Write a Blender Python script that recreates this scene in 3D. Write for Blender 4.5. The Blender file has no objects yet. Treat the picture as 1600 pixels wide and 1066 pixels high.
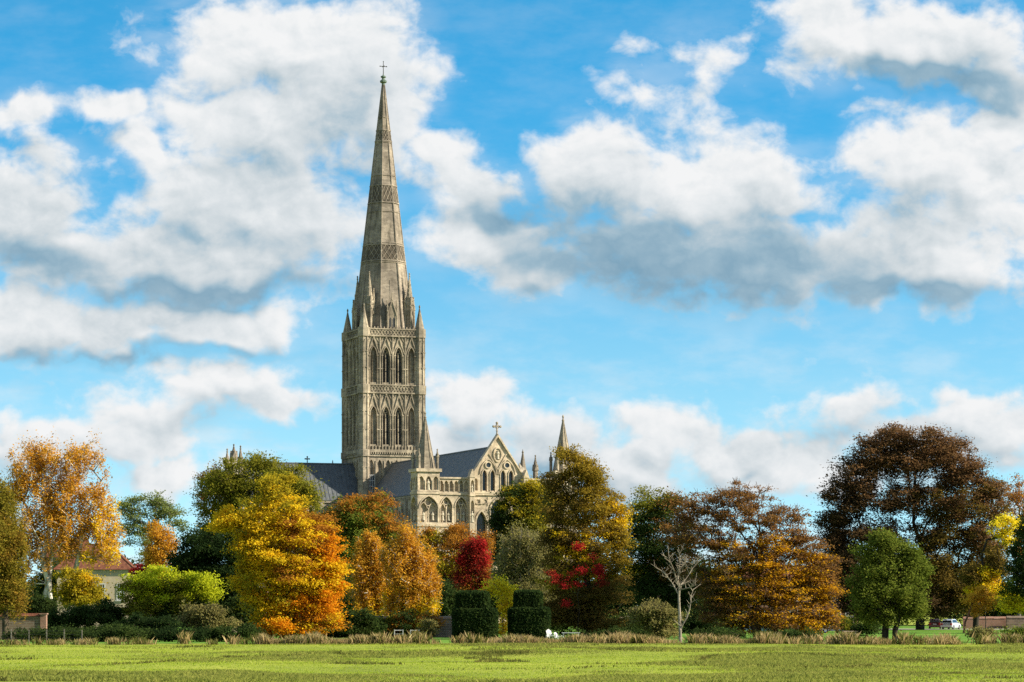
import bpy, math, random
import numpy as np
from mathutils import Vector, Matrix

# ------------------------------------------------------------------ camera
SC = bpy.context.scene
COL = SC.collection
F = 4286.0            # focal length in pixels of a 1600 px wide frame
EYE = 3.7             # camera height above the meadow
HZ = 944.0            # image row of the horizon
cam_data = bpy.data.cameras.new("camera")
cam_data.sensor_width = 36.0
cam_data.lens = 36.0 * F / 1600.0
cam_data.shift_y = (HZ - 533.0) / 1600.0
cam_data.clip_start = 1.0
cam_data.clip_end = 12000.0
cam = bpy.data.objects.new("camera", cam_data)
COL.objects.link(cam)
cam.location = (0, 0, EYE)
cam.rotation_euler = (math.radians(90), 0, 0)
SC.camera = cam

def at(px, Y, z=0.0):
    """ground point seen in column px at distance Y"""
    return Vector(((px - 800.0) * Y / F, Y, z))
def zat(py, Y):
    return EYE + (HZ - py) * Y / F

# ------------------------------------------------------------------ light and exposure
SUN_AZ = math.radians(79)      # measured from the direction behind the camera, towards the right
SUN_EL = math.radians(29)
sun_dir = Vector((math.sin(SUN_AZ) * math.cos(SUN_EL), -math.cos(SUN_AZ) * math.cos(SUN_EL), math.sin(SUN_EL)))
sun_data = bpy.data.lights.new("sun", 'SUN')
sun_data.energy = 5.0
sun_data.angle = math.radians(0.5)
sun_data.color = (1.0, 0.90, 0.72)
sun = bpy.data.objects.new("sun", sun_data)
COL.objects.link(sun)
sun.rotation_euler = sun_dir.to_track_quat('Z', 'Y').to_euler()
sun.location = (200, -50, 150)

SC.view_settings.view_transform = 'Standard'
SC.view_settings.look = 'None'
SC.view_settings.gamma = 1.0
SC.view_settings.exposure = 1.15
SC.view_settings.use_curve_mapping = False
SC.render.engine = 'CYCLES'
SC.cycles.max_bounces = 5
SC.cycles.transparent_max_bounces = 4
SC.cycles.use_denoising = False

# ------------------------------------------------------------------ node helpers
class NT:
    def __init__(self, tree):
        self.t = tree
        self.n = tree.nodes
        self.l = tree.links
    def put(self, sock, v):
        if isinstance(v, bpy.types.NodeSocket):
            self.l.new(v, sock)
        elif v is not None:
            sock.default_value = v
    def math(self, op, a, b=None, c=None, clamp=False):
        n = self.n.new('ShaderNodeMath'); n.operation = op; n.use_clamp = clamp
        self.put(n.inputs[0], a); self.put(n.inputs[1], b); self.put(n.inputs[2], c)
        return n.outputs[0]
    def vmath(self, op, a, b=None, out=0):
        n = self.n.new('ShaderNodeVectorMath'); n.operation = op
        self.put(n.inputs[0], a); self.put(n.inputs[1], b)
        return n.outputs[1] if op in ('LENGTH', 'DOT_PRODUCT', 'DISTANCE') else n.outputs[0]
    def mix(self, f, a, b):
        n = self.n.new('ShaderNodeMix'); n.data_type = 'RGBA'
        self.put(n.inputs[0], f); self.put(n.inputs[6], a); self.put(n.inputs[7], b)
        return n.outputs[2]
    def ramp(self, f, stops):
        n = self.n.new('ShaderNodeValToRGB'); e = n.color_ramp.elements
        while len(e) < len(stops): e.new(0.5)
        for i, (p, c) in enumerate(stops):
            e[i].position = p; e[i].color = tuple(c) + (1,) if len(c) == 3 else c
        self.put(n.inputs[0], f)
        return n.outputs[0]
    def noise(self, vec, scale, detail=4, rough=0.55, dist=0.0, lac=2.0):
        n = self.n.new('ShaderNodeTexNoise')
        self.put(n.inputs['Vector'], vec)
        n.inputs['Scale'].default_value = scale; n.inputs['Detail'].default_value = detail
        n.inputs['Roughness'].default_value = rough; n.inputs['Distortion'].default_value = dist
        n.inputs['Lacunarity'].default_value = lac
        return n.outputs[0]
    def sstep(self, v, a, b):
        n = self.n.new('ShaderNodeMapRange'); n.interpolation_type = 'SMOOTHSTEP'
        self.put(n.inputs[0], v); n.inputs[1].default_value = a; n.inputs[2].default_value = b
        return n.outputs[0]
    def comb(self, x, y, z):
        n = self.n.new('ShaderNodeCombineXYZ')
        self.put(n.inputs[0], x); self.put(n.inputs[1], y); self.put(n.inputs[2], z)
        return n.outputs[0]

# ------------------------------------------------------------------ sky with cumulus
world = bpy.data.worlds.new("World")
SC.world = world
world.use_nodes = True
world.cycles.sampling_method = 'MANUAL'
world.cycles.sample_map_resolution = 512
W = NT(world.node_tree)
W.n.clear()
geo = W.n.new('ShaderNodeTexCoord')
sep = W.n.new('ShaderNodeSeparateXYZ')
W.l.new(geo.outputs['Generated'], sep.inputs[0])
# directions as tangent of azimuth and of elevation, in hundredths of the photo's pixels
yy = W.math('MAXIMUM', W.math('ABSOLUTE', sep.outputs[1]), 0.12)
cu = W.math('MULTIPLY_ADD', W.math('DIVIDE', sep.outputs[0], yy), F / 100.0, 8.0)
cv = W.math('MULTIPLY', W.math('DIVIDE', sep.outputs[2], yy), F / 100.0)
P0 = W.comb(cu, cv, 0.0)

# (x, y, rx, ry, weight) of each cumulus mass
CLOUDS = [
 (420, 75, 190, 90), (560, 120, 125, 130), (610, 190, 80, 90), (400, 200, 170, 100), (320, 310, 130, 80), (420, 330, 150, 120), (330, 400, 240, 75),
 (30, 330, 120, 110), (110, 400, 150, 70), (50, 185, 85, 35), (170, 170, 45, 30), (230, 230, 50, 40),
 (90, 505, 190, 52), (330, 505, 165, 46),
 (330, 605, 160, 58, .8), (230, 640, 130, 50, .6), (190, 690, 130, 50), (70, 690, 110, 50), (260, 740, 90, 40), (430, 640, 60, 30),
 (1090, 290, 130, 95), (930, 255, 105, 75), (1190, 285, 110, 80), (1060, 390, 230, 85), (1210, 420, 150, 70), (730, 290, 85, 60), (760, 370, 110, 65), (830, 430, 90, 45), (700, 240, 60, 40),
 (1440, 265, 115, 95), (1530, 290, 120, 120), (1470, 400, 170, 80), (1360, 400, 130, 80), (1570, 210, 80, 50),
 (1370, 70, 160, 68), (1490, 70, 120, 75), (1570, 130, 90, 70), (1300, 40, 90, 50), (1020, 150, 72, 40, .45), (1140, 50, 60, 26, .3), (1080, 90, 80, 34, .35),
 (750, 625, 85, 50), (850, 680, 110, 55), (700, 690, 80, 60), (1030, 680, 80, 58), (950, 730, 140, 50), (1160, 715, 110, 45), (1180, 690, 40, 25),
 (1310, 628, 110, 46, .6), (1500, 630, 75, 38), (1560, 670, 70, 50), (1440, 690, 130, 40), (1260, 740, 140, 45),
]
# the thick undersides
BASES = [
 (1130, 440, 190, 62), (960, 395, 150, 62), (1240, 420, 120, 55), (860, 430, 90, 40), (800, 340, 60, 30), (1440, 455, 170, 30),
 (1540, 140, 95, 42), (1420, 118, 90, 26),
 (350, 450, 220, 24), (70, 418, 100, 34),
 (250, 548, 280, 14), (820, 745, 120, 20),
]
GREYS = [(300, 410, 200, 50), (480, 400, 90, 60), (560, 180, 100, 90), (250, 390, 140, 60), (940, 300, 80, 60), (1200, 330, 100, 70), (450, 260, 130, 130), (330, 350, 150, 70), (60, 330, 90, 90), (1060, 390, 220, 90), (1400, 370, 120, 80), (1500, 110, 120, 60), (820, 340, 110, 90), (200, 500, 200, 40), (800, 690, 180, 50), (1350, 690, 250, 60), (340, 650, 150, 30), (120, 715, 160, 34), (1000, 760, 200, 40)]
def cloud_group(name, CLOUDS, warp):
    g = bpy.data.node_groups.new(name, 'ShaderNodeTree')
    g.interface.new_socket("P", in_out='INPUT', socket_type='NodeSocketVector')
    g.interface.new_socket("field", in_out='OUTPUT', socket_type='NodeSocketFloat')
    G = NT(g)
    gi = G.n.new('NodeGroupInput'); go = G.n.new('NodeGroupOutput')
    # soft warp so that the masses are not ellipses
    wn = G.n.new('ShaderNodeTexNoise'); wn.inputs['Scale'].default_value = 0.75; wn.inputs['Detail'].default_value = 3
    G.l.new(gi.outputs[0], wn.inputs['Vector'])
    wv = G.vmath('SUBTRACT', wn.outputs[1], (0.5, 0.5, 0.5))
    wv = G.vmath('MULTIPLY', wv, (1.5 * warp, 1.0 * warp, 0.0))
    p = G.vmath('ADD', gi.outputs[0], wv)
    acc = None
    for c in CLOUDS:
        x, y, rx, ry = c[:4]
        d = G.vmath('MULTIPLY', G.vmath('SUBTRACT', p, (x / 100, (HZ - y) / 100, 0)), (100 / rx, 100 / ry, 0))
        v = G.math('SUBTRACT', 1.0, G.vmath('LENGTH', d))
        if len(c) > 4: v = G.math('MULTIPLY_ADD', v, c[4], -.12)      # thin, half-transparent puffs
        if acc is None: acc = v
        else:
            acc = G.math('SMOOTH_MAX', acc, v, 0.25)
    acc = G.math('MAXIMUM', acc, -1.2)
    G.l.new(acc, go.inputs[0])
    return g
CG = cloud_group("cloud_field", CLOUDS, 1.0)
BG = cloud_group("cloud_bases", BASES, 1.3)
GG = cloud_group("cloud_greys", GREYS, 1.6)
def field(pvec, g=CG):
    n = W.n.new('ShaderNodeGroup'); n.node_tree = g
    W.put(n.inputs[0], pvec)
    return n.outputs[0]
def puffs(pvec):
    """billow detail: rounded lumps plus finer fbm"""
    q = W.vmath('MULTIPLY', pvec, (1.0, 1.25, 1.0))
    a = W.noise(q, 1.3, 7, 0.54, 0.2)
    b = W.noise(q, 4.2, 5, 0.6, 0.5)
    return W.math('ADD', W.math('MULTIPLY', W.math('SUBTRACT', a, 0.5), 1.9), W.math('MULTIPLY', W.math('SUBTRACT', b, 0.5), 0.28))
f0 = field(P0)
fU = field(W.vmath('ADD', P0, (0.16, 0.50, 0)))
n0 = puffs(P0)
n1 = puffs(W.vmath('ADD', P0, (0.10, 0.13, 0)))
dens = W.math('ADD', W.math('ADD', f0, 0.10), n0)
under = W.math('ADD', W.math('SUBTRACT', fU, f0), W.math('MULTIPLY', n0, -0.25))
alpha = W.sstep(dens, -0.20, 0.50)
# veils of thin cloud near the horizon and around the masses
veil = W.math('MULTIPLY', W.noise(W.vmath('MULTIPLY', P0, (0.55, 1.3, 1)), 0.9, 6, 0.6), 1.0)
low = W.sstep(cv, 5.6, 0.8)
thin = W.math('MULTIPLY', W.sstep(veil, 0.40, 0.68), W.math('MULTIPLY_ADD', low, 0.55, 0.10))
near = W.math('MULTIPLY', W.sstep(f0, -0.65, 0.25), 0.30)
alpha = W.math('MAXIMUM', alpha, W.math('MAXIMUM', thin, W.math('MULTIPLY', near, W.sstep(veil, 0.35, 0.62))))
# broken white cloud added out of view, overhead and behind, to lift shadows
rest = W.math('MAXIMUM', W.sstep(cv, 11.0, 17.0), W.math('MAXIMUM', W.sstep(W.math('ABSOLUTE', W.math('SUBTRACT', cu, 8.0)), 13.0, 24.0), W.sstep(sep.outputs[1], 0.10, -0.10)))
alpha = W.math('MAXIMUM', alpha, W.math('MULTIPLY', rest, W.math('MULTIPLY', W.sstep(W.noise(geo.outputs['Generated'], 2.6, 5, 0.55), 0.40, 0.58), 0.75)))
# lit tops, shaded bases
shade = W.math('MULTIPLY', W.math('MULTIPLY', W.sstep(under, -0.35, 0.60), W.sstep(W.math('ADD', fU, n0), -0.15, 0.75)), 0.30)
base = W.math('MULTIPLY', W.sstep(W.math('ADD', field(P0, BG), W.math('MULTIPLY', n0, 0.24)), -0.65, 1.0), 0.64)
grey = W.math('MULTIPLY', W.sstep(W.math('ADD', field(P0, GG), W.math('MULTIPLY', n0, 0.35)), -0.5, 0.8), 0.27)
shade = W.math('ADD', shade, W.math('ADD', base, grey))
relief = W.math('MULTIPLY', W.math('SUBTRACT', n0, n1), 0.42)
bright = W.math('MAXIMUM', W.math('ADD', W.math('SUBTRACT', 0.95, shade), relief), W.math('MULTIPLY_ADD', n1, 0.34, 0.20))
cloud_col = W.ramp(bright, [(0.0, (0.16, 0.34, 0.49)), (0.32, (0.37, 0.53, 0.64)), (0.60, (0.66, 0.73, 0.77)), (0.84, (0.86, 0.895, 0.915)), (1.0, (0.97, 0.98, 0.985))])
sky = W.n.new('ShaderNodeTexSky')
sky.sky_type = 'NISHITA'
sky.sun_disc = False
sky.sun_elevation = SUN_EL
sky.sun_rotation = math.pi - SUN_AZ          # same bearing as the lamp
sky.altitude = 50
sky.air_density = 1.0
sky.dust_density = 0.3
sky.ozone_density = 2.5
# the low strip of sky in view takes its colour from a little higher up, where the air is clear
W.l.new(W.comb(sep.outputs[0], sep.outputs[1], W.math('MULTIPLY_ADD', W.math('MAXIMUM', sep.outputs[2], 0.0), 1.9, 0.16)), sky.inputs[0])
hs = W.n.new('ShaderNodeHueSaturation')
hs.inputs['Hue'].default_value = 0.476
hs.inputs['Saturation'].default_value = 1.15
W.l.new(sky.outputs[0], hs.inputs['Color'])
bg_sky = W.n.new('ShaderNodeBackground'); bg_sky.inputs[1].default_value = 0.085
clear = W.vmath('MULTIPLY', hs.outputs[0], (0.46, 1.30, 1.50))
pale = W.vmath('MULTIPLY', hs.outputs[0], (1.95, 1.55, 1.25))
clear = W.mix(W.math('MULTIPLY', W.sstep(cv, 8.6, 1.5), 0.9), clear, pale)      # the air whitens towards the horizon
W.l.new(clear, bg_sky.inputs[0])
bg_cloud = W.n.new('ShaderNodeBackground'); bg_cloud.inputs[1].default_value = 0.42
W.l.new(cloud_col, bg_cloud.inputs[0])
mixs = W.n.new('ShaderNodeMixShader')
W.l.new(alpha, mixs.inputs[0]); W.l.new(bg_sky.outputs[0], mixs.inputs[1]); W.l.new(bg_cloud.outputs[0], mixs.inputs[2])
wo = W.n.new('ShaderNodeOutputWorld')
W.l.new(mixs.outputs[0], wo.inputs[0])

# ------------------------------------------------------------------ materials
def new_mat(name):
    m = bpy.data.materials.new(name); m.use_nodes = True
    t = NT(m.node_tree); t.n.clear()
    out = t.n.new('ShaderNodeOutputMaterial')
    return m, t, out
def principled(t, out, col, rough=0.8, metal=0.0, spec=0.3, bump=None, bstr=0.3, bdist=0.1):
    b = t.n.new('ShaderNodeBsdfPrincipled')
    t.put(b.inputs['Base Color'], col if isinstance(col, bpy.types.NodeSocket) else (tuple(col) + (1,))[:4])
    t.put(b.inputs['Roughness'], rough)
    b.inputs['Metallic'].default_value = metal
    b.inputs['Specular IOR Level'].default_value = spec
    if bump is not None:
        bn = t.n.new('ShaderNodeBump'); bn.inputs['Strength'].default_value = bstr; bn.inputs['Distance'].default_value = bdist
        t.l.new(bump, bn.inputs['Height']); t.l.new(bn.outputs[0], b.inputs['Normal'])
    t.l.new(b.outputs[0], out.inputs[0])
    return b
def objco(t):
    return t.n.new('ShaderNodeTexCoord').outputs['Object']

def stone_mat(name, c_light, c_dark, c_stain, stain=0.5, course=True):
    m, t, out = new_mat(name)
    co = objco(t)
    n1 = t.noise(co, 0.22, 5, 0.6)
    n2 = t.noise(t.vmath('MULTIPLY', co, (1, 1, 0.16)), 0.9, 6, 0.68)      # weather streaks running down
    n3 = t.noise(co, 3.5, 3, 0.7)
    c = t.mix(t.sstep(n1, 0.35, 0.65), c_dark + (1,), c_light + (1,))
    c = t.mix(t.math('MULTIPLY', t.sstep(n2, 0.47, 0.72), stain), c, c_stain + (1,))
    if course:
        br = t.n.new('ShaderNodeTexVoronoi'); br.inputs['Scale'].default_value = 1.0
        t.l.new(t.vmath('MULTIPLY', co, (1.1, 1.1, 2.6)), br.inputs['Vector'])
        blk = t.math('MULTIPLY_ADD', t.math('SUBTRACT', br.outputs['Color'], 0.5), 0.5, 1.0)
        c = t.vmath('MULTIPLY', c, t.comb(blk, blk, blk))
    f = t.math('MULTIPLY_ADD', n3, 0.5, 0.75)
    c = t.vmath('MULTIPLY', c, t.comb(f, f, f))
    principled(t, out, c, 0.92, 0, 0.15, bump=n3, bstr=0.5, bdist=0.08)
    return m
M = {}
M['stone_tower'] = stone_mat('weathered_tower_stone', (0.345, 0.29, 0.215), (0.185, 0.157, 0.12), (0.075, 0.062, 0.05), 0.85)
M['stone_spire'] = stone_mat('lichened_spire_stone', (0.265, 0.222, 0.175), (0.15, 0.127, 0.105), (0.075, 0.065, 0.046), 0.9)
M['stone_band'] = stone_mat('dark_carved_stone', (0.10, 0.08, 0.06), (0.06, 0.05, 0.04), (0.04, 0.034, 0.028), 0.5, False)
M['stone_front'] = stone_mat('cream_front_stone', (0.48, 0.395, 0.285), (0.34, 0.28, 0.205), (0.15, 0.12, 0.09), 0.7)
M['stone_statue'] = stone_mat('pale_statue_stone', (0.52, 0.46, 0.36), (0.38, 0.34, 0.26), (0.22, 0.2, 0.16), 0.5, False)
M['stone_nave'] = stone_mat('grey_nave_stone', (0.36, 0.315, 0.25), (0.26, 0.225, 0.18), (0.15, 0.13, 0.105), 0.6)
def simple(name, col, rough=0.7, metal=0.0, spec=0.4, nscale=None, var=0.3):
    m, t, out = new_mat(name)
    if nscale:
        n = t.noise(objco(t), nscale, 4, 0.6)
        f = t.math('MULTIPLY_ADD', n, 2 * var, 1 - var)
        c = t.vmath('MULTIPLY', col + (1,) if False else (col[0], col[1], col[2]), t.comb(f, f, f))
        principled(t, out, c, rough, metal, spec, bump=n, bstr=0.25, bdist=0.03)
    else:
        principled(t, out, col, rough, metal, spec)
    return m
def roof_mat():
    m, t, out = new_mat('blue_grey_lead')
    co = objco(t)
    n = t.noise(co, 0.6, 5, 0.65)
    n2 = t.noise(t.vmath('MULTIPLY', co, (1.6, 1.6, 0.12)), 1.0, 4, 0.6)
    c = t.ramp(t.math('MULTIPLY_ADD', n2, 0.6, t.math('MULTIPLY', n, 0.4)), [(0.3, (0.040, 0.045, 0.052)), (0.55, (0.075, 0.082, 0.09)), (0.75, (0.14, 0.148, 0.155))])
    principled(t, out, c, 0.55, 0.0, 0.5, bump=n, bstr=0.2, bdist=0.05)
    return m
M['lead'] = roof_mat()
M['glass'] = simple('dark_leaded_glass', (0.018, 0.022, 0.028), 0.25, 0, 0.5, 2.0, 0.5)
M['louvre'] = simple('dark_oak_louvre', (0.03, 0.032, 0.036), 0.8, 0, 0.3, 1.5, 0.4)
M['white_paint'] = simple('white_paint', (0.46, 0.46, 0.45), 0.55, 0, 0.4, 3.0, 0.12)
M['verdigris'] = simple('verdigris_metal', (0.10, 0.14, 0.11), 0.6, 0.3, 0.5, 6.0, 0.4)
M['iron'] = simple('dark_iron', (0.05, 0.05, 0.05), 0.5, 0.5, 0.5)

# ------------------------------------------------------------------ mesh builder
class MB:
    def __init__(s):
        s.v = []; s.f = []
    def poly(s, pts):
        k = len(s.v); s.v += [tuple(p) for p in pts]; s.f.append(tuple(range(k, k + len(pts))))
    def hexa(s, p):            # eight corners: bottom ring then top ring
        k = len(s.v); s.v += [tuple(q) for q in p]
        for a in ((0, 3, 2, 1), (4, 5, 6, 7), (0, 1, 5, 4), (1, 2, 6, 5), (2, 3, 7, 6), (3, 0, 4, 7)):
            s.f.append(tuple(k + i for i in a))
    def box(s, x0, x1, y0, y1, z0, z1, P=None):
        c = [(x0, y0, z0), (x1, y0, z0), (x1, y1, z0), (x0, y1, z0), (x0, y0, z1), (x1, y0, z1), (x1, y1, z1), (x0, y1, z1)]
        s.hexa([P(*q) for q in c] if P else c)
    def ring(s, n, levels, cx=0, cy=0, rot=0.0, cap=True, sx=1.0, sy=1.0):
        """levels: (z, radius) upwards"""
        k = len(s.v)
        for z, r in levels:
            for i in range(n):
                a = rot + 2 * math.pi * i / n
                s.v.append((cx + r * sx * math.cos(a), cy + r * sy * math.sin(a), z))
        for j in range(len(levels) - 1):
            for i in range(n):
                i2 = (i + 1) % n
                s.f.append((k + j * n + i, k + j * n + i2, k + (j + 1) * n + i2, k + (j + 1) * n + i))
        if cap:
            s.f.append(tuple(k + i for i in reversed(range(n))))
            m = k + (len(levels) - 1) * n
            s.f.append(tuple(m + i for i in range(n)))
    def bar(s, a, b, r, n=4, r2=None):
        a = Vector(a); b = Vector(b); d = b - a
        if d.length < 1e-6: return
        q = d.to_track_quat('Z', 'Y'); r2 = r if r2 is None else r2
        k = len(s.v)
        for p, rr in ((a, r), (b, r2)):
            for i in range(n):
                t = 2 * math.pi * (i + 0.5) / n
                s.v.append(tuple(p + q @ Vector((rr * math.cos(t), rr * math.sin(t), 0))))
        for i in range(n):
            j = (i + 1) % n
            s.f.append((k + i, k + j, k + n + j, k + n + i))
        s.f.append(tuple(k + i for i in reversed(range(n)))); s.f.append(tuple(k + n + i for i in range(n)))
    def build(s, name, mat, parent=None, smooth=False):
        me = bpy.data.meshes.new(name)
        me.from_pydata(s.v, [], s.f)
        if smooth: me.polygons.foreach_set('use_smooth', [True] * len(me.polygons))
        me.update()
        for m in (mat if isinstance(mat, (list, tuple)) else [mat]): me.materials.append(m)
        o = bpy.data.objects.new(name, me); COL.objects.link(o)
        if parent is not None: o.parent = parent
        return o
def tag(o, label=None, cat=None, group=None, kind=None):
    if label: o['label'] = label
    if cat: o['category'] = cat
    if group: o['group'] = group
    if kind: o['kind'] = kind
    return o
def empty(name, loc, rz=0.0, **k):
    o = bpy.data.objects.new(name, None); COL.objects.link(o)
    o.location = loc; o.rotation_euler = (0, 0, rz); o.empty_display_size = 1
    tag(o, **k)
    return o

# ------------------------------------------------------------------ gothic helpers
def arch_pts(u0, u1, spring, apex, n=7):
    """outline of a pointed arch from the left springing to the right one"""
    w = u1 - u0; h = apex - spring; L = []
    for i in range(n + 1):
        a = math.radians(60) * i / n
        L.append((u0 + w * (1 - math.cos(a)), spring + h * math.sin(a) / math.sin(math.radians(60))))
    R = [(u0 + u1 - x, z) for x, z in reversed(L[:-1])]
    return L + R
def arch_bay(mb, P, u0, u1, z0, z1, a0, a1, sill, spring, apex, depth, back=True, d=0.0, n=7):
    """wall panel u0..u1, z0..z1 (z1 a number or a function of u) pierced by one pointed opening with reveals"""
    zt = z1 if callable(z1) else (lambda u: z1)
    pts = arch_pts(a0, a1, spring, apex, n)
    q = lambda *uz: mb.poly([P(u, d, z) for u, z in uz])
    q((u0, z0), (a0, z0), (a0, zt(a0)), (u0, zt(u0)))
    q((a1, z0), (u1, z0), (u1, zt(u1)), (a1, zt(a1)))
    if sill > z0: q((a0, z0), (a1, z0), (a1, sill), (a0, sill))
    for (x, z), (x2, z2) in zip(pts, pts[1:]):
        q((x, z), (x2, z2), (x2, zt(x2)), (x, zt(x)))
    loop = [(a0, sill)] + pts + [(a1, sill)]
    for (x, z), (x2, z2) in zip(loop, loop[1:] + loop[:1]):
        mb.poly([P(x, d, z), P(x, d - depth, z), P(x2, d - depth, z2), P(x2, d, z2)])
    if back:
        mb.poly([P(x, d - depth, z) for x, z in loop])
    return loop
def pane(mb, P, loop, d):
    mb.poly([P(x, d, z) for x, z in loop])
def arch_hood(mb, P, a0, a1, spring, apex, w, proud, d=0.0, n=7):
    """moulding that follows an arch"""
    p = arch_pts(a0, a1, spring, apex, n); c = (a0 + a1) / 2
    o = arch_pts(a0 - w, a1 + w, spring, apex + w * 1.5, n)
    for i in range(len(p) - 1):
        A, B, C, D = p[i], p[i + 1], o[i + 1], o[i]
        mb.hexa([P(A[0], d, A[1]), P(B[0], d, B[1]), P(C[0], d, C[1]), P(D[0], d, D[1]),
                 P(A[0], d + proud, A[1]), P(B[0], d + proud, B[1]), P(C[0], d + proud, C[1]), P(D[0], d + proud, D[1])])
def flat_ring(mb, P, u, z, r, w, proud, d=0.0, n=16, sz=1.0):
    for i in range(n):
        a, b = 2 * math.pi * i / n, 2 * math.pi * (i + 1) / n
        c = [(u + rr * math.cos(t), z + rr * sz * math.sin(t)) for rr, t in ((r, a), (r, b), (r + w, b), (r + w, a))]
        mb.hexa([P(x, d, y) for x, y in c] + [P(x, d + proud, y) for x, y in c])
def disc(mb, P, u, z, r, d, n=16, sz=1.0):
    mb.poly([P(u + r * math.cos(2 * math.pi * i / n), d, z + r * sz * math.sin(2 * math.pi * i / n)) for i in range(n)])
def slant(mb, P, u0, z0, u1, z1, w, proud, d=0.0):
    """raised strip of width w between two points of a wall"""
    L = math.hypot(u1 - u0, z1 - z0); nx, nz = -(z1 - z0) / L * w / 2, (u1 - u0) / L * w / 2
    c = [(u0 - nx, z0 - nz), (u1 - nx, z1 - nz), (u1 + nx, z1 + nz), (u0 + nx, z0 + nz)]
    mb.hexa([P(x, d, y) for x, y in c] + [P(x, d + proud, y) for x, y in c])
def pinnacle(mb, x, y, z0, w, shaft, spire, n=8, knob=True):
    """square or eight-sided shaft, gablets, pyramid and finial"""
    h = w / 2
    rot = math.pi / n
    mb.ring(n, [(z0, h * 1.05), (z0 + shaft, h * 1.05)], x, y, rot)
    mb.ring(n, [(z0 + shaft, h * 1.25), (z0 + shaft + 0.18 * w, h * 1.25), (z0 + shaft + 0.18 * w + spire, 0.05)], x, y, rot)
    for k in range(4):            # little gables on the four sides
        a = k * math.pi / 2
        ca, sa = math.cos(a), math.sin(a)
        Q = lambda u, d, z: (x + ca * d - sa * u, y + sa * d + ca * u, z)
        zt = z0 + shaft
        mb.poly([Q(-h * .8, h * 1.22, zt), Q(h * .8, h * 1.22, zt), Q(0, h * 1.22, zt + 1.3 * w)])
        mb.poly([Q(-h * .8, h * 1.22, zt), Q(0, h * 1.22, zt + 1.3 * w), Q(0, h * .1, zt + 1.3 * w)])
        mb.poly([Q(h * .8, h * 1.22, zt), Q(0, h * .1, zt + 1.3 * w), Q(0, h * 1.22, zt + 1.3 * w)])
    if spire > 2.0:               # crockets
        for j in range(1, int(spire / 0.9)):
            f = j * 0.9 / spire
            r = h * 1.25 * (1 - f) + 0.05
            for k in range(4):
                a = k * math.pi / 2 + math.pi / 4
                mb.box(x + r * math.cos(a) - .07, x + r * math.cos(a) + .07, y + r * math.sin(a) - .07, y + r * math.sin(a) + .07, z0 + shaft + f * spire, z0 + shaft + f * spire + .16)
    if knob:
        zt = z0 + shaft + 0.18 * w + spire
        k = min(0.24, 0.22 * w + .08)
        mb.ring(8, [(zt - 2.2 * k, k * .45), (zt - 1.6 * k, k), (zt - k, k * .5), (zt, k * .6), (zt + .6 * k, k * .9), (zt + 1.5 * k, .04)], x, y)
def statue_mesh(h):
    """standing robed figure: feet, robe, shoulders, arms folded in front, head and mitre"""
    mb = MB(); s = h / 1.8
    mb.ring(10, [(0, .30 * s), (.08 * s, .31 * s), (.6 * s, .25 * s), (1.0 * s, .22 * s), (1.25 * s, .27 * s), (1.42 * s, .24 * s), (1.48 * s, .10 * s), (1.53 * s, .09 * s)], 0, 0, 0, True, 1.0, 0.72)
    mb.ring(10, [(1.50 * s, .07 * s), (1.56 * s, .12 * s), (1.64 * s, .135 * s), (1.72 * s, .11 * s), (1.80 * s, .03 * s)])
    for sx in (-1, 1):
        mb.bar((sx * .26 * s, 0, 1.36 * s), (sx * .27 * s, -.08 * s, 1.02 * s), .085 * s, 6, .07 * s)
        mb.bar((sx * .27 * s, -.08 * s, 1.02 * s), (sx * .04 * s, -.24 * s, 1.10 * s), .07 * s, 6, .055 * s)
    mb.box(-.3 * s, .3 * s, -.25 * s, .25 * s, -.12 * s, .004)
    return mb

# ------------------------------------------------------------------ the cathedral
CY = 600.0
cath = empty('cathedral', ((599 - 800) * CY / F, CY, 0), math.radians(19.5),
             label='great stone gothic cathedral with a tall ribbed spire, lead roofs and carved gabled front', cat='cathedral')
def frame(kind, off, cx=0.0, cy=0.0):
    """maps (along the wall, outwards, up) to cathedral space; W looks at the meadow"""
    if kind == 'W': return lambda u, d, z: (cx + u, cy - off - d, z)
    if kind == 'E': return lambda u, d, z: (cx - u, cy + off + d, z)
    if kind == 'N': return lambda u, d, z: (cx - off - d, cy - u, z)
    return lambda u, d, z: (cx + off + d, cy + u, z)

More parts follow.
